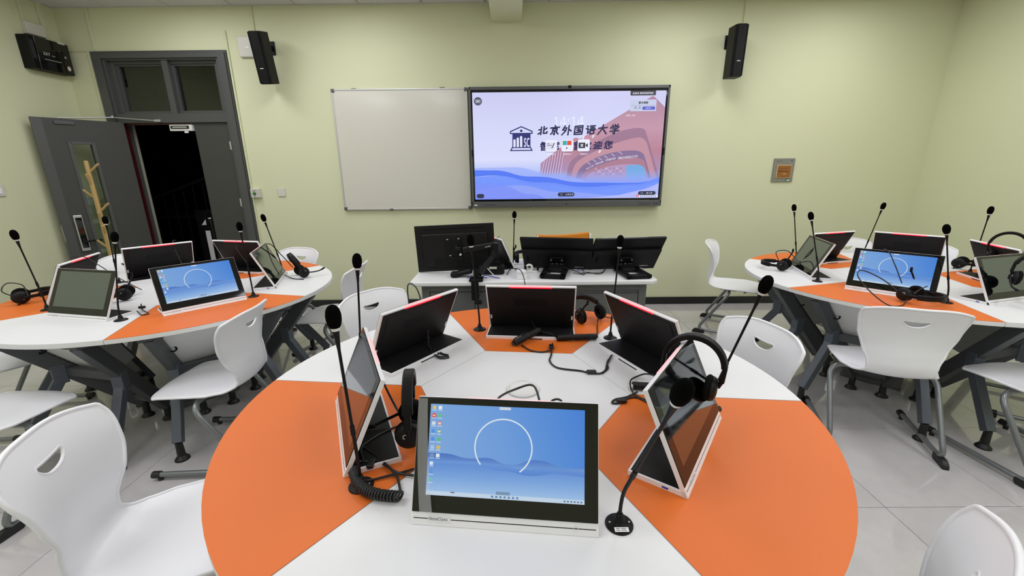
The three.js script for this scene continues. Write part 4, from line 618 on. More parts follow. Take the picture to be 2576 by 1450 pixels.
{
  const a = thing('access_point', 'white rounded square access point half hidden by the wall speaker', 'access point'); part(a, 'housing', rspan(-2.655, -2.455, 2.57, 2.755, 0, 0.032, 0.014), M.offWhite); part(a, 'indicator', span(-2.58, -2.545, 2.65, 2.662, 0.032, 0.034), M.plastic);
  const e = thing('exit_button', 'white wall box with a round green exit button beside the door frame', 'exit button', [-2.722, 1.277, 0]);
  part(e, 'box', rspan(-0.042, 0.045, -0.046, 0.046, 0, 0.045, 0.003), M.offWhite); part(e, 'plate', rspan(-0.042, 0.042, -0.043, 0.043, 0.045, 0.049, 0.002), M.lightGrey); part(e, 'button', new THREE.SphereGeometry(0.017, 20, 10, 0, 7, 0, 1.5).rotateX(Math.PI / 2).scale(1, 1, 0.8).translate(-0.001, -0.002, 0.048), std(lin(0.02, 0.16, 0.015), 0.2)); part(e, 'screw', [cyl(0.003, 0.003, 0.003, 0, 0, 0, 8).rotateX(Math.PI / 2).translate(-0.03, -0.002, 0.049), cyl(0.003, 0.003, 0.003, 0, 0, 0, 8).rotateX(Math.PI / 2).translate(0.028, -0.002, 0.049)], M.steel); part(e, 'caption', [span(-0.015, 0.01, 0.022, 0.028, 0.049, 0.0495), span(-0.008, 0.008, -0.032, -0.027, 0.049, 0.0495)], M.steel);
  const p = thing('blank_plate', 'blank square wall plate between the exit button and the writing board', 'wall plate'); part(p, 'plate', rspan(-2.497, -2.42, 1.24, 1.328, 0, 0.012, 0.004), M.offWhite);
  const d = thing('distribution_box', 'grey wall distribution box with an amber window over the breakers', 'distribution box');
  part(d, 'cover', rspan(2.71, 2.925, 1.338, 1.574, 0, 0.014, 0.003), M.lightGrey.clone()); d.children[0].material.color.setRGB(0.24, 0.235, 0.19);
  part(d, 'window_rim', [rspan(2.745, 2.896, 1.376, 1.508, 0.012, 0.022, 0.003)], std(lin(0.6, 0.47, 0.24), 0.4));
  const win = canvasTex(256, 224, (c, w, h) => { c.fillStyle = '#96602a'; c.fillRect(0, 0, w, h); c.fillStyle = '#7c4c22'; c.fillRect(20, 50, 176, 14); c.fillStyle = '#4e2a12'; for (let i = 0; i < 4; i++) c.fillRect(8 + i * 24, 92, 16, 26); for (let i = 0; i < 4; i++) c.fillRect(112 + i * 27, 100, 14, 24); c.fillStyle = '#c08a50'; c.fillRect(110, 142, 58, 26); c.fillStyle = '#6e4418'; c.fillRect(6, 150, 30, 20); c.fillRect(90, 200, 60, 10); });
  part(d, 'breaker_window', span(2.751, 2.89, 1.382, 1.502, 0.02, 0.0232), std(lin(1, 1, 1), 0.15, { map: win }));
  part(d, 'sticker', span(2.85, 2.898, 1.345, 1.368, 0.014, 0.0148), std(lin(0.04, 0.2, 0.14), 0.5)); part(d, 'sticker', span(2.866, 2.895, 1.347, 1.36, 0.0145, 0.0153), M.offWhite); part(d, 'mark', [span(2.738, 2.75, 1.541, 1.55, 0.014, 0.0145), span(2.757, 2.765, 1.542, 1.55, 0.014, 0.0145), span(2.778, 2.79, 1.543, 1.551, 0.014, 0.0145)], M.steel); part(d, 'mark', span(2.88, 2.9, 1.548, 1.556, 0.014, 0.0145), M.blue);
  // cable trunking
  struct('trim_3', [rspan(-4.075, -4.045, 2.65, CEIL, 0, 0.016, 0.003), rspan(XL, -4.045, 2.64, 2.655, 0, 0.012, 0.003), rspan(-4.15, -4.128, 0, 2.64, 0, 0.012, 0.003)], M.wall);
  struct('trim_4', [rspan(-2.778, -2.76, 1.32, 2.81, 0, 0.014, 0.003), rspan(-2.776, -2.762, 0.081, 1.23, 0, 0.012, 0.003)], M.wall);
  struct('trim_5', [rspan(-2.488, -2.474, 2.72, CEIL, 0, 0.012, 0.003), rspan(2.213, 2.225, 2.7, CEIL, 0, 0.012, 0.003)], M.wall);
  struct('trim_6', [rspan(XL, XL + 0.02, 2.66, CEIL, 0.12, 0.16, 0.003), rspan(XL, XL + 0.016, 2.79, CEIL, 0.3, 0.32, 0.003), rspan(XL, XL + 0.012, 2.86, CEIL, 0.36, 0.372, 0.003)], M.wall);
  const j = thing('junction_box', 'white square junction box above the black controller on the side wall', 'junction box'); part(j, 'box', rspan(XL, XL + 0.045, 2.715, 2.815, 0.17, 0.33, 0.004), M.offWhite);
  const z = thing('access_controller', 'black access controller cabinet high on the side wall beside the doorway', 'controller');
  part(z, 'case', [rspan(XL, XL + 0.1, 2.415, 2.69, 0.05, 0.41, 0.006)], M.black); part(z, 'door_panel', rspan(XL + 0.098, XL + 0.108, 2.42, 2.685, 0.055, 0.36, 0.004), M.glass);
  part(z, 'vent', Array.from({ length: 14 }, (_, i) => span(XL + 0.1, XL + 0.1025, 2.5 + i * 0.011, 2.505 + i * 0.011, 0.37, 0.4)), M.steel);
  const zl = canvasTex(256, 128, (c, w, h) => { c.fillStyle = '#0b0b0b'; c.fillRect(0, 0, w, h); c.fillStyle = '#b9bcb4'; c.font = 'bold 46px sans-serif'; c.fillText('ZKT', 30, 58); c.font = 'bold 24px sans-serif'; c.fillText('eco', 124, 58); c.fillRect(30, 100, 196, 6); });
  part(z, 'logo', new THREE.PlaneGeometry(0.2, 0.1).rotateY(Math.PI / 2).translate(XL + 0.1086, 2.54, 0.235), std(lin(1, 1, 1), 0.2, { map: zl }));
  part(z, 'keyhole', cyl(0.01, 0.01, 0.004, 0, 0, 0).rotateZ(Math.PI / 2).translate(XL + 0.109, 2.565, 0.11), M.silver); part(z, 'sticker', [new THREE.CylinderGeometry(0.016, 0.016, 0.001, 18).rotateZ(Math.PI / 2).scale(1, 1.3, 1).translate(XL + 0.109, 2.47, 0.1), span(XL + 0.095, XL + 0.109, 2.676, 2.6905, 0.085, 0.15)], M.offWhite);
  const s = thing('light_switch', 'white light switch on the side wall at the picture edge', 'light switch'); part(s, 'plate', rspan(XL, XL + 0.012, 1.315, 1.405, 0.875, 0.965, 0.003), M.offWhite); part(s, 'rocker', rspan(XL + 0.01, XL + 0.017, 1.335, 1.385, 0.9, 0.94, 0.002), M.plastic);
  const lp = thing('side_cabinet', 'low dark panel standing against the side wall behind the doorway table', 'panel'); part(lp, 'body', [rspan(XL + 0.002, XL + 0.06, 0.083, 0.6, 0.15, 0.665, 0.004)], M.steel); part(lp, 'edge_strip', rspan(XL + 0.002, XL + 0.058, 0.083, 0.598, 0.665, 0.685, 0.003), M.deskGrey);
}

// ---------------------------------------------------------------- coat rack
{
  const c = thing('coat_rack', 'pale wooden coat rack with short pegs in front of the open door leaf', 'coat rack', [-3.72, 0, 0.76]);
  part(c, 'pole', [new THREE.LatheGeometry([[0, 0.03], [0.019, 0.03], [0.0185, 1.0], [0.0165, 1.6], [0.0, 1.605]].map((p) => new THREE.Vector2(...p)), 16)], M.wood);
  part(c, 'foot', [rspan(-0.2, 0.2, 0, 0.035, -0.02, 0.02, 0.005), rspan(-0.02, 0.02, 0, 0.035, -0.2, 0.2, 0.005)], M.wood);
  const peg = (y, a, l, up = 0.075) => part(c, 'peg', rod([0, y, 0], [Math.cos(a) * l, y + up, Math.sin(a) * l], 0.0095, 0.0095, 10), M.wood);
  peg(1.5, -0.15, 0.09); peg(1.38, 1.2, 0.05, 0.11); peg(1.28, Math.PI + 0.1, 0.1); peg(1.16, -0.2, 0.085); peg(1.06, 1.0, 0.045, 0.1); peg(0.95, 0.9, 0.05, 0.09); peg(0.83, Math.PI + 0.1, 0.1); peg(0.77, Math.PI + 0.6, 0.06, 0.06);
}

// ---------------------------------------------------------------- teacher desk
{
  const t = thing('teacher_desk', 'long white-topped teacher desk on a grey steel cabinet below the screen', 'desk');
  const x0 = -0.715, x1 = 0.985, zf = 1.775, zb = 1.02;
  const pr = new THREE.Shape(); const A = [[x0 + 0.03, zb], [x1 - 0.03, zb], [x1, zb + 0.05], [x1, zf - 0.03], [x1 - 0.03, zf], [x0 + 0.03, zf], [x0, zf - 0.03], [x0, zb + 0.05]]; A.forEach((p, i) => (i ? pr.lineTo(...p) : pr.moveTo(...p)));
  const top = new THREE.ExtrudeGeometry(pr, { depth: 0.014, bevelEnabled: true, bevelSize: 0.01, bevelThickness: 0.008, bevelSegments: 3 }); top.rotateX(Math.PI / 2); top.translate(0, TOP - 0.008, 0); part(t, 'worktop', top, M.white);
  const und = new THREE.ExtrudeGeometry(pr, { depth: 0.001, bevelEnabled: false }); und.rotateX(Math.PI / 2); und.scale(0.97, 1, 0.97); und.translate(0.004, TOP - 0.03, 0.045); part(t, 'worktop_underside', [und, span(x0 + 0.04, x1 - 0.04, TOP - 0.042, TOP - 0.029, zb + 0.05, zf - 0.035)], M.lightGrey);
  const c0 = x0 + 0.065, c1 = x1 - 0.055, cf = zf - 0.05, ct = TOP - 0.04;
  part(t, 'carcass', [span(c0, c1, 0.06, ct, zb + 0.1, cf - 0.012), span(c0 - 0.002, c0 + 0.05, 0.06, ct, cf - 0.02, cf), span(c1 - 0.05, c1 + 0.002, 0.06, ct, cf - 0.02, cf), span(c0, c1, ct - 0.045, ct, cf - 0.02, cf - 0.001)], M.deskGrey);
  part(t, 'plinth', span(c0 + 0.02, c1 - 0.02, 0, 0.06, zb + 0.13, cf - 0.04), M.black);
  const d0 = c0 + 0.054, d1 = c1 - 0.054, dw = (d1 - d0) / 4.6;
  const dA = part(t, 'door', rspan(d0, d0 + dw * 0.98, 0.08, ct - 0.05, cf - 0.014, cf - 0.002, 0.003), M.deskGrey), dB = part(t, 'door', rspan(d0 + dw, d0 + dw * 2.1, 0.08, ct - 0.05, cf - 0.014, cf - 0.002, 0.003), M.deskGrey), dC = part(t, 'door', rspan(d0 + dw * 2.12, d1, 0.08, ct - 0.07, cf - 0.014, cf - 0.002, 0.003), M.deskGrey);
  const sl = []; for (let r = 0; r < 2; r++) for (let k = 0; k < 6; k++) sl.push(rspan(d0 + dw * 2.3 + k * 0.088, d0 + dw * 2.3 + k * 0.088 + 0.056, ct - 0.2 - r * 0.045, ct - 0.194 - r * 0.045, cf - 0.006, cf - 0.0012, 0.002));
  sl.forEach((g) => part(dC, 'vent_slot', g, std(lin(0.09, 0.03, 0.012), 0.7))); part(dC, 'latch', rspan(c1 - 0.17, c1 - 0.13, ct - 0.2, ct - 0.188, cf - 0.004, cf + 0.002, 0.002), M.offWhite);
  part(t, 'cable_grommet', new THREE.TorusGeometry(0.022, 0.004, 8, 24).rotateX(Math.PI / 2).translate(0.505, TOP, 1.47), std(lin(0.2, 0.2, 0.45), 0.4));
}
// big monitor on a sprung arm
{
  const t = thing('desk_monitor', 'largest black monitor on the teacher desk, seen from behind on a sprung arm', 'monitor');
  const w = 0.582, h = 0.345, cx = -0.432, cy = 0.937, cz = 1.5, R = new THREE.Matrix4().makeRotationFromEuler(new THREE.Euler(0.0, 0.0, 0.037, 'YXZ')).setPosition(cx, cy, cz);
  const ap = (gs) => [].concat(gs).map((g) => g.applyMatrix4(R));
  part(t, 'back_shell', ap([rbox(w, h, 0.018, 0.004, 0, 0, -0.009), rbox(w - 0.1, h - 0.1, 0.03, 0.012, 0, -0.01, 0.006)]), M.blackSoft); part(t, 'vent_slit', ap(rbox(0.44, 0.004, 0.003, 0.001, 0, h / 2 - 0.028, 0.001)), M.blackMatte);
  part(t, 'screen', ap(rbox(w - 0.01, h - 0.01, 0.004, 0.001, 0, 0, -0.019)), M.glass);
  part(t, 'lower_panel', ap([rbox(0.36, 0.07, 0.008, 0.003, 0.02, -0.1, 0.019), rbox(0.075, 0.03, 0.012, 0.003, 0.02, -0.075, 0.022)]), M.black);
  const pl = part(t, 'mount_plate', ap(rbox(0.125, 0.135, 0.006, 0.004, -0.01, 0.01, 0.025)), M.black); for (const [a, b] of [[-0.052, 0.06], [0.03, 0.062], [-0.04, -0.06], [0.035, -0.058]]) part(pl, 'bolt', ap(rbox(0.014, 0.007, 0.005, 0.002, a - 0.01 + 0.012, b + 0.01, 0.03)), M.silver);
  const a = thing('monitor_arm', 'black sprung monitor arm clamped to the front edge of the teacher desk', 'monitor arm');
  part(a, 'upper_arm', [bar([-0.372, 0.93, 1.565], [-0.135, 0.972, 1.58], 0.04, 0.048, V(0, 0, 1), 0.014), rbox(0.045, 0.03, 0.05, 0.008, -0.405, 0.94, 1.545), cyl(0.015, 0.015, 0.05, -0.42, 0.945, 1.54)], M.blackSoft);
  part(a, 'lower_arm', [bar([-0.245, 0.79, 1.735], [-0.142, 0.9, 1.6], 0.034, 0.034, V(1, 0, 0), 0.008), cyl(0.024, 0.024, 0.11, -0.135, 0.93, 1.585), bar([-0.15, 0.895, 1.6], [-0.135, 0.94, 1.585], 0.036, 0.036, V(1, 0, 0), 0.008)], M.black);
  part(a, 'joint_cap', [cyl(0.008, 0.008, 0.006, 0, 0, 0).rotateX(Math.PI / 2).translate(-0.385, 0.905, 1.592)], M.chromeWhite);
  part(a, 'post', [cyl(0.02, 0.02, 0.07, -0.262, 0.79, 1.735), rspan(-0.31, -0.215, 0.752, 0.768, 1.69, 1.79, 0.004)], M.black); part(a, 'clamp', [rspan(-0.295, -0.245, 0.62, 0.765, 1.783, 1.796, 0.003), rspan(-0.295, -0.245, 0.63, 0.645, 1.73, 1.79, 0.003), cyl(0.006, 0.006, 0.09, -0.262, 0.67, 1.755), rbox(0.052, 0.028, 0.028, 0.01, -0.25, 0.605, 1.79)], M.black);
  const lt = canvasTex(128, 48, (c, W, H) => { c.fillStyle = '#17181a'; c.fillRect(0, 0, W, H); c.strokeStyle = '#c8c8c8'; c.lineWidth = 3; c.beginPath(); c.ellipse(84, 18, 26, 11, -0.15, 0, 7); c.stroke(); c.fillStyle = '#c8c8c8'; c.font = 'bold 24px sans-serif'; c.fillText('BRATECK', 6, 38, 116); });
  part(a, 'logo', new THREE.PlaneGeometry(0.05, 0.017).rotateZ(0.17).translate(-0.185, 0.964, 1.6008), std(lin(1, 1, 1), 0.4, { map: lt }));
}
// two tilted touch monitors
function touchMonitor(label, bx, bz, yaw, bt, ty, tilt, by) {
  const t = thing('touch_monitor', label, 'monitor', [bx, TOP, bz], yaw, 'black touch monitors on the teacher desk');
  const w = 0.535, h = 0.315; // panel: back towards local +z, top leaning to +z
  const R = new THREE.Matrix4().makeRotationFromEuler(new THREE.Euler(tilt, 0, 0)).setPosition(0, by, ty), ap = (gs) => [].concat(gs).map((g) => g.applyMatrix4(R));
  part(t, 'back_shell', ap([rbox(w, h, 0.016, 0.004, 0, 0, -0.008), rbox(w - 0.012, h * 0.66, 0.022, 0.006, 0, -h * 0.165, 0.008)]), M.black);
  const bev = new THREE.Shape([[-w / 2 + 0.012, 0.055], [w / 2 - 0.012, 0.055], [w / 2 - 0.06, 0.022], [-w / 2 + 0.06, 0.022]].map((p) => new THREE.Vector2(...p)));
  part(t, 'bevel_panel', ap(new THREE.ExtrudeGeometry(bev, { depth: 0.006, bevelEnabled: false }).translate(0, 0, 0.014)), M.blackSoft);
  part(t, 'screen', ap(rbox(w - 0.004, h - 0.004, 0.004, 0.001, 0, 0, -0.0175)), M.glass);
  part(t, 'vent', ap(Array.from({ length: 8 }, (_, i) => rbox(0.018, 0.003, 0.003, 0.001, -w / 2 + 0.045, -0.005 - i * 0.008, 0.0195))), M.blackMatte); part(t, 'nameplate', ap([rbox(0.045, 0.006, 0.002, 0.0008, 0.155, -0.115, 0.02), rbox(0.02, 0.004, 0.002, 0.0008, 0.19, -0.1155, 0.02)]), M.silver);
  const br = part(t, 'hinge_bracket', ap([rbox(0.1, 0.06, 0.012, 0.004, 0, -0.04, 0.024), rbox(0.012, 0.075, 0.02, 0.003, -0.045, -0.06, 0.034), rbox(0.012, 0.075, 0.02, 0.003, 0.045, -0.06, 0.034)]), M.black);
  for (const [x, y] of [[-0.04, -0.02], [0.04, -0.02], [-0.045, -0.066], [-0.03, -0.066], [0.0, -0.062], [0.03, -0.066], [0.045, -0.066]]) part(br, 'bolt', ap(cyl(0.0055, 0.0055, 0.008, 0, 0, 0, 12).rotateX(Math.PI / 2).translate(x, y, 0.044)), M.silver);
  const m = V(0, -0.075, 0.035).applyMatrix4(R); part(t, 'upright', [bar([0, 0.025, -0.075 + 0.03], [0, m.y, m.z], 0.1, 0.016, V(1, 0, 0), 0.004)], M.blackSoft);
  part(t, 'base', [rspan(-0.09, 0.09, 0.006, 0.03, 0.1, 0.145, 0.005), rspan(-0.09, 0.09, 0.006, 0.03, -0.135, -0.05, 0.005), rspan(-0.09, -0.05, 0.006, 0.03, -0.135, 0.145, 0.005), rspan(0.05, 0.09, 0.006, 0.03, -0.135, 0.145, 0.005)], M.black);
  part(t, 'base_foot', [[-0.075, 0.13], [0.075, 0.13], [-0.075, -0.12], [0.075, -0.12]].map(([x, z]) => cyl(0.011, 0.009, 0.007, x, 0.0035, z, 14)), M.rubber);
  return t;
}
touchMonitor('inner black touch monitor on the teacher desk, orange chair back behind it', 0.297, 1.592, -0.21, 0, -0.13, 0.62, 0.126);
touchMonitor('outer black touch monitor at the end of the teacher desk, turned askew', 0.853, 1.612, 0.12, 0, -0.13, 0.62, 0.126);
// smaller things on the teacher desk
{
  const g = copy(terminalOff, 'touch_terminal', 'touch terminal on the teacher desk, half hidden by the big monitor', [-0.075, TOP, 1.262], deg(118)); 
  const o = thing('office_chair', 'orange back of the teacher chair showing above the black touch monitor', 'chair', [0.455, 0, 0.78]);
  const bs = new THREE.Shape(); bs.moveTo(-0.225, 0); bs.lineTo(0.225, 0); bs.lineTo(0.232, 0.43); bs.quadraticCurveTo(0, 0.4, -0.232, 0.418); bs.closePath();
  part(o, 'back_pad', new THREE.ExtrudeGeometry(bs, { depth: 0.04, bevelEnabled: true, bevelSize: 0.006, bevelThickness: 0.01, bevelSegments: 3 }).rotateZ(0.02).translate(0, 0.495, -0.06), M.orangeFab);
  part(o, 'back_frame', [rspan(-0.245, -0.228, 0.5, 0.91, -0.06, 0.0, 0.006), rspan(0.23, 0.247, 0.5, 0.922, -0.06, 0.0, 0.006), rspan(-0.03, 0.03, 0.38, 0.6, -0.09, -0.065, 0.006)], M.plastic);
  part(o, 'seat', rspan(-0.24, 0.24, 0.42, 0.49, -0.05, 0.42, 0.03), M.orangeFab); part(o, 'gas_column', cyl(0.025, 0.025, 0.34, 0, 0.25, 0.18), M.black); part(o, 'star_base', Array.from({ length: 5 }, (_, i) => rod([0, 0.1, 0.18], [0.28 * Math.cos(i * 1.2566), 0.06, 0.18 + 0.28 * Math.sin(i * 1.2566)], 0.018)), M.black);
  for (let i = 0; i < 5; i++) part(o, 'caster', rod([0.28 * Math.cos(i * 1.2566) - 0.012, 0.03, 0.18 + 0.28 * Math.sin(i * 1.2566)], [0.28 * Math.cos(i * 1.2566) + 0.012, 0.03, 0.18 + 0.28 * Math.sin(i * 1.2566)], 0.03), M.rubber);
  const dm = microphone('gooseneck microphone on the teacher desk below the large screen', [-0.005, TOP, 1.4], [0.012, 0.412, -0.02], 0.06);
  const b1 = thing('power_adapter', 'white stepped plug adapter at the middle of the teacher desk', 'adapter', [0.05, TOP, 1.66]); part(b1, 'body', [rspan(-0.032, 0.04, 0, 0.03, 0.0, 0.07, 0.004), rspan(-0.03, 0.034, 0.03, 0.058, 0.0, 0.06, 0.004)], M.plastic);
  const b2 = thing('tape_dispenser', 'small clear tape dispenser with black ends behind the white adapter', 'tape dispenser', [0.125, TOP, 1.5]); part(b2, 'tape_roll', [new THREE.TorusGeometry(0.022, 0.009, 8, 20).translate(-0.01, 0.032, 0)], M.clearCap); part(b2, 'body', [rspan(-0.045, 0.05, 0, 0.012, -0.02, 0.02, 0.004)], M.clearCap); part(b2, 'cutter', [rspan(-0.05, -0.03, 0.02, 0.05, 0.0, 0.026, 0.006), rspan(0.045, 0.062, 0.012, 0.05, -0.01, 0.016, 0.006)], M.black);
  const b3 = thing('document_camera', 'black desk device with a barcode label under the big monitor', 'document camera', [-0.2, TOP, 1.53]); part(b3, 'body', [rspan(-0.06, 0.13, 0.0, 0.075, -0.1, 0.06, 0.018), rspan(-0.03, 0.1, 0.07, 0.09, -0.08, 0.03, 0.01)], M.black); part(b3, 'barcode_label', [rspan(0.02, 0.075, 0.045, 0.062, 0.0595, 0.0615, 0.0008)], M.offWhite);
  const b4 = thing('desk_phone', 'black wedge-shaped device lying on the teacher desk beside the arm clamp', 'desk device', [-0.37, TOP, 1.63]); part(b4, 'body', [rbox(0.16, 0.035, 0.07, 0.016, 0, 0.03, 0).rotateZ(0.22), rbox(0.06, 0.04, 0.07, 0.016, -0.055, 0.02, 0.01)], M.black);
  const b5 = thing('paper_note', 'small white card lying on the teacher desk', 'card', [-0.055, TOP, 1.66]); part(b5, 'sheet', rspan(-0.055, 0.02, 0.0005, 0.002, -0.04, 0.04, 0.0006), M.plastic); part(b5, 'slip', rspan(-0.02, 0.014, 0.002, 0.0034, 0.0, 0.03, 0.0006), M.white);
  single('white_cable', 'white cable running from under the big monitor over the teacher desk', 'cable', wire([[-0.2, 0.815, 1.6], [-0.17, 0.785, 1.63], [-0.13, 0.757, 1.66], [-0.07, 0.754, 1.7]], 0.0035), M.plastic);
  single('blue_cable', 'short blue looped cable beside the arm clamp on the teacher desk', 'cable', [wire([[-0.1, 0.754, 1.7], [-0.15, 0.756, 1.67], [-0.2, 0.765, 1.66], [-0.225, 0.762, 1.68], [-0.19, 0.754, 1.69]], 0.003), wire([[-0.33, 0.757, 1.7], [-0.31, 0.764, 1.69], [-0.29, 0.757, 1.71]], 0.004)], M.blue);
  single('paper_flag', 'small orange ribbon tip on the rim of the teacher desk terminal', 'ribbon', [rod([-0.13, 0.985, 1.38], [-0.105, 1.01, 1.385], 0.006, 0.001, 6)], M.orangeFab);
  single('black_cable', 'loose black cables between the two touch monitors', 'cable', [wire([[0.36, 0.795, 1.55], [0.43, 0.775, 1.56], [0.485, 0.755, 1.57], [0.5, 0.754, 1.62], [0.54, 0.756, 1.56], [0.62, 0.754, 1.6], [0.67, 0.76, 1.53], [0.68, 0.8, 1.48]], 0.0032), wire([[0.39, 0.76, 1.5], [0.5, 0.765, 1.48], [0.52, 0.757, 1.54], [0.48, 0.754, 1.6], [0.44, 0.754, 1.56]], 0.002), wire([[0.5, 0.755, 1.57], [0.57, 0.756, 1.58], [0.66, 0.757, 1.55], [0.7, 0.775, 1.5], [0.75, 0.778, 1.48]], 0.0022)], M.cord);
  single('thin_cable', 'thin black cable hanging beside the white adapter', 'cable', wire([[0.2, 0.82, 1.45], [0.21, 0.785, 1.5], [0.24, 0.757, 1.55], [0.27, 0.755, 1.56]], 0.0026), M.cord);
}

// ---------------------------------------------------------------- headsets and their cords
const Y0 = TOP + 0.004;
{
  const h1 = headset('headset standing on edge behind the nearest bright screen', [-0.3, 0.82, 3.51], [-0.283, 0.82, 3.615], [0.05, 1, 0.1]);
  cordOn(h1, 'cord', [wire([[-0.315, 0.8, 3.53], [-0.37, 0.8, 3.44], [-0.43, 0.85, 3.36], [-0.455, 0.9, 3.33], [-0.47, 0.9, 3.35], [-0.46, 0.83, 3.42], [-0.44, 0.775, 3.5], [-0.43, 0.767, 3.58], [-0.36, 0.762, 3.64], [-0.3, 0.757, 3.7], [-0.275, 0.757, 3.755]], 0.0034, 90), coil([-0.268, 0.765, 3.778], [-0.412, 0.768, 3.69], 0.011, 0.0034, 24, 0.03), wire([[-0.412, 0.768, 3.69], [-0.39, 0.757, 3.715], [-0.31, 0.757, 3.695], [-0.255, 0.757, 3.672]], 0.003), wire([[-0.43, 0.767, 3.6], [-0.43, 0.775, 3.66], [-0.36, 0.758, 3.65], [-0.3, 0.757, 3.688], [-0.25, 0.757, 3.7]], 0.0034), rbox(0.018, 0.012, 0.03, 0.004, -0.375, 0.764, 3.662), wire([[-0.395, 0.77, 3.66], [-0.42, 0.768, 3.6], [-0.38, 0.767, 3.53], [-0.335, 0.767, 3.5], [-0.32, 0.765, 3.52]], 0.0034)]);
  const h2 = headset('headset lying beside the far terminal of the front table', [0.345, 0.79, 2.6], [0.42, 0.795, 2.57], [0.15, 0.35, -1]);
  cordOn(h2, 'cord', [wire([[0.42, Y0 + 0.02, 2.59], [0.4, Y0, 2.68], [0.385, Y0, 2.76], [0.372, Y0 + 0.004, 2.815]], 0.003), coil([0.37, 0.766, 2.82], [0.19, 0.766, 2.83], 0.0115, 0.0032, 30), wire([[0.19, 0.766, 2.83], [0.17, 0.77, 2.8], [0.12, 0.775, 2.78], [0.05, 0.772, 2.79], [0.0, 0.762, 2.83], [-0.01, Y0, 2.875], [0.02, Y0 + 0.01, 2.89]], 0.003), coil([0.0, 0.768, 2.893], [0.115, 0.782, 2.775], 0.0115, 0.0032, 24), wire([[0.115, 0.782, 2.775], [0.09, 0.79, 2.73], [0.065, 0.86, 2.625], [0.045, 0.99, 2.565], [0.025, 1.013, 2.535], [-0.02, 1.012, 2.53], [-0.035, 0.98, 2.52]], 0.0022, 80), wire([[0.45, Y0 + 0.02, 2.58], [0.53, Y0, 2.55], [0.55, Y0, 2.45]], 0.0028)]);
  single('terminal_cable', 'black cable with two plugs crossing from the orange desk to the white centre', 'cable', [wire([[0.03, Y0 + 0.002, 2.885], [0.07, Y0, 2.94], [0.12, Y0, 2.955], [0.158, Y0 + 0.004, 2.93], [0.165, Y0 + 0.008, 2.885], [0.15, Y0, 2.99], [0.14, Y0, 3.04], [0.163, Y0, 3.1], [0.249, Y0, 3.13], [0.284, Y0, 3.147], [0.318, Y0, 3.153], [0.345, Y0, 3.125], [0.36, Y0, 3.08], [0.395, Y0 + 0.002, 3.0]], 0.0036, 120), rbox(0.02, 0.012, 0.034, 0.004, 0.158, 0.758, 2.91), rbox(0.036, 0.012, 0.02, 0.004, 0.288, 0.758, 3.147), wire([[0.33, Y0, 3.15], [0.358, Y0, 3.11], [0.365, Y0, 3.06], [0.4, Y0 + 0.002, 2.995]], 0.003)], M.cord);
  single('terminal_cable', 'cord hanging over the rim of the black-backed terminal, ending in loops on the white desk', 'cable', [wire([[-0.49, 0.85, 2.72], [-0.475, 1.0, 2.77], [-0.455, 1.012, 2.79], [-0.43, 1.0, 2.81], [-0.41, 0.96, 2.83], [-0.395, 0.9, 2.855], [-0.38, 0.84, 2.875], [-0.375, 0.79, 2.895], [-0.365, 0.775, 2.93], [-0.33, Y0 + 0.004, 2.985], [-0.3, Y0, 2.995], [-0.275, Y0, 2.98], [-0.3, Y0, 2.965], [-0.35, 0.768, 2.935]], 0.003, 110), rbox(0.013, 0.032, 0.013, 0.004, -0.379, 0.832, 2.878), rbox(0.012, 0.026, 0.012, 0.004, -0.374, 0.79, 2.897), wire([[-0.36, 0.768, 2.94], [-0.31, 0.758, 2.975], [-0.27, Y0, 3.0], [-0.305, Y0, 3.01], [-0.34, 0.76, 2.97]], 0.003)], M.cord);
  single('terminal_cable', 'cord arching over the pale round cap in the middle of the front table', 'cable', [wire([[-0.06, 0.92, 3.75], [-0.05, 0.9, 3.62], [-0.045, 0.86, 3.5], [0.0, 0.84, 3.42], [0.05, 0.855, 3.42], [0.07, 0.85, 3.5], [0.075, 0.8, 3.6]], 0.0034, 60), wire([[0.1, 0.79, 3.62], [0.105, 0.845, 3.5], [0.13, 0.85, 3.5], [0.14, 0.8, 3.6]], 0.0034, 40)], M.cord);
  const h3 = headset('headset hung over the top of the dark side-facing terminal', [0.445, 0.885, 3.4], [0.6, 0.87, 3.5], [-0.03, 1, -0.02]);
  cordOn(h3, 'cord', [wire([[0.5, 0.8, 3.27], [0.47, 0.775, 3.2], [0.445, Y0 + 0.005, 3.19], [0.41, Y0 + 0.01, 3.235], [0.405, Y0, 3.3], [0.44, Y0, 3.35], [0.46, Y0, 3.37]], 0.003), coil([0.41, 0.766, 3.266], [0.47, 0.766, 3.275], 0.011, 0.0032, 10), wire([[0.42, Y0, 3.29], [0.38, Y0, 3.32], [0.33, Y0, 3.34], [0.318, Y0, 3.36], [0.345, Y0, 3.36], [0.37, Y0, 3.335], [0.405, Y0, 3.325], [0.44, Y0, 3.37], [0.45, Y0, 3.42]], 0.0032), rbox(0.034, 0.012, 0.02, 0.004, 0.35, 0.758, 3.352)]);
  const h4 = headset('headset lying beside the oblique dark screen with the cable loop', [1.975, 0.79, 1.55], [2.055, 0.79, 1.465], [-0.8, 0.03, -0.6]);
  cordOn(h4, 'cord', [wire([[2.0, 0.81, 1.46], [1.99, 0.87, 1.43], [2.05, 0.885, 1.46], [2.1, 0.82, 1.55], [2.12, 0.9, 1.6], [2.18, 0.97, 1.62], [2.2, 0.93, 1.64], [2.15, 0.83, 1.6], [2.08, 0.81, 1.55]], 0.0032, 100)]);
  const h5 = headset('headset lying open in front of the lit screen, distribution box table', [2.2, 0.792, 2.3], [2.315, 0.792, 2.255], [0.25, 0.05, 1], true);
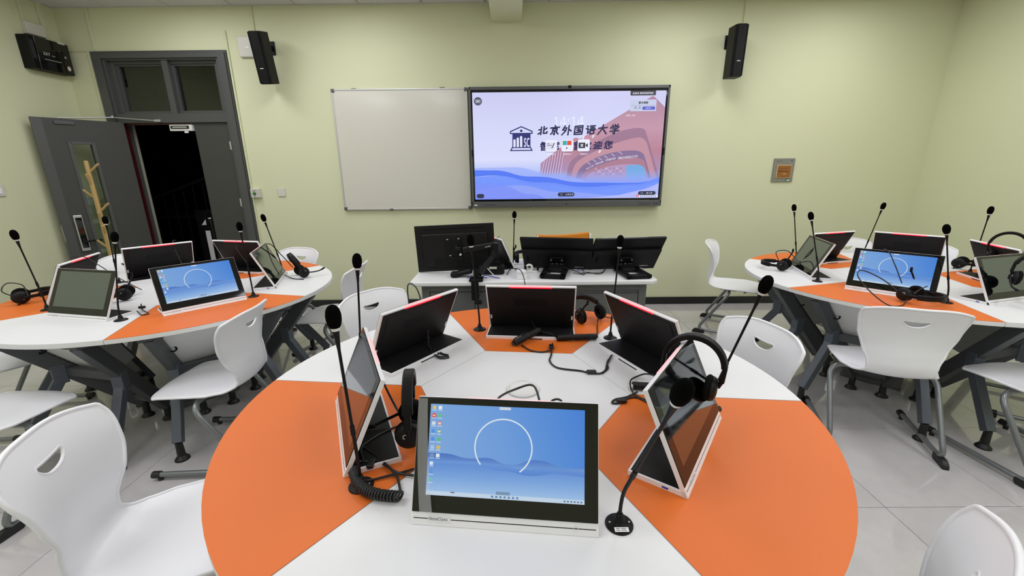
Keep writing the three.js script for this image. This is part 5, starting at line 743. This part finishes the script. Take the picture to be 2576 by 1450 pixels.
  cordOn(h5, 'cord', [wire([[2.19, 0.8, 2.28], [2.14, 0.86, 2.2], [2.05, 0.9, 2.16], [2.0, 0.88, 2.2], [2.02, 0.8, 2.3], [2.06, Y0, 2.38], [2.13, Y0, 2.38], [2.2, 0.78, 2.33], [2.3, 0.82, 2.29], [2.35, 0.83, 2.27]], 0.0032, 110), wire([[2.28, 0.81, 2.2], [2.255, 0.93, 2.14], [2.245, 0.998, 2.09], [2.25, 1.005, 2.05]], 0.003, 40)]);
  headset('headset between two terminals near the far side, white chair behind it', [3.28, 0.79, 1.53], [3.4, 0.79, 1.45], [0.3, 0.1, 1]);
  const h7 = headset('headset hung on the dark terminal cut by the picture edge', [2.72, 0.9, 2.33], [2.86, 0.88, 2.43], [-0.1, 1, -0.1]);
  headset('headset hung on the terminal seen from behind at the picture edge', [3.1, 0.93, 1.86], [3.2, 0.93, 1.98], [-0.1, 1, -0.05]);
  const h9 = headset('headset at the side-wall edge of the doorway table', [-2.93, 0.79, 2.2], [-3.02, 0.79, 2.12], [0.85, 0.05, -0.2]);
  cordOn(h9, 'cord', wire([[-2.96, 0.8, 2.21], [-3.03, 0.83, 2.2], [-3.07, 0.86, 2.13], [-3.0, 0.85, 2.12], [-2.92, 0.82, 2.17], [-2.86, 0.8, 2.22]], 0.0032));
  headset('headset behind the blank green-grey screen, its cup and boom showing', [-2.42, 0.79, 2.06], [-2.36, 0.79, 2.15], [-0.8, 0.1, 0.5], true);
  const h11 = headset('headset on the white desk facing the green wall, doorway table', [-1.6, 0.79, 1.53], [-1.52, 0.79, 1.62], [-0.7, 0.4, -0.5], true);
  cordOn(h11, 'cord', wire([[-1.66, 0.8, 1.5], [-1.72, 0.9, 1.52], [-1.8, 0.985, 1.52], [-1.83, 0.95, 1.6], [-1.78, 0.84, 1.64], [-1.68, 0.77, 1.6], [-1.58, Y0, 1.66], [-1.5, Y0, 1.68]], 0.0032, 80));
  headset('headset beside the teacher desk terminal, mostly hidden', [0.035, 0.8, 1.24], [0.13, 0.8, 1.24], [0, 0.2, -1]);
  // cords over the rims of the terminals at the other tables
  single('terminal_cable', 'cord drooping from the terminal above the blank screen, doorway table', 'cable', wire([[-2.72, 1.0, 2.05], [-2.66, 1.0, 2.03], [-2.6, 0.95, 2.02], [-2.5, 0.85, 2.0], [-2.4, 0.77, 1.98]], 0.003), M.cord);
  single('terminal_cable', 'cord hanging over the terminal before the open door leaf', 'cable', [wire([[-2.56, 1.002, 1.42], [-2.54, 1.005, 1.47], [-2.52, 0.97, 1.5], [-2.47, 0.86, 1.53], [-2.44, 0.8, 1.55]], 0.003), wire([[-2.75, Y0, 1.72], [-2.7, 0.765, 1.68], [-2.66, 0.765, 1.68]], 0.003)], M.cord);
  single('terminal_cable', 'cord hanging over the terminal before the closed door leaf', 'cable', [wire([[-2.1, 1.0, 1.38], [-2.095, 1.006, 1.42], [-2.09, 0.95, 1.45], [-2.0, 0.83, 1.5], [-1.95, 0.765, 1.58]], 0.003)], M.cord);
  single('terminal_cable', 'short tangle of cord on the base beside the blank screen', 'cable', [wire([[-2.13, 0.775, 2.3], [-2.08, 0.768, 2.36], [-2.03, 0.766, 2.4], [-2.0, Y0, 2.41], [-2.02, Y0, 2.43], [-2.07, 0.766, 2.4]], 0.003), rbox(0.03, 0.014, 0.02, 0.004, -2.075, 0.775, 2.36)], M.cord);
  single('terminal_cable', 'cord across the base of the terminal behind the oblique dark screen', 'cable', [wire([[2.42, 0.78, 1.36], [2.36, 0.768, 1.4], [2.3, 0.768, 1.44], [2.25, Y0, 1.5], [2.2, Y0, 1.52]], 0.003), rbox(0.04, 0.016, 0.02, 0.004, 2.4, 0.778, 1.37)], M.cord);
  single('under_table_cable', 'thin black cable hanging below the doorway table', 'cable', wire([[-2.02, 0.72, 2.5], [-2.0, 0.65, 2.45], [-1.95, 0.62, 2.44], [-1.93, 0.66, 2.46], [-1.98, 0.66, 2.47], [-1.93, 0.72, 2.42]], 0.0026), M.cord);
  single('under_table_cable', 'thin black cable hanging below the distribution box table', 'cable', wire([[2.02, 0.72, 2.3], [2.05, 0.66, 2.28], [2.1, 0.58, 2.26], [2.2, 0.57, 2.22], [2.28, 0.6, 2.18]], 0.0026), M.cord);
}
renderer.render(scene, camera);
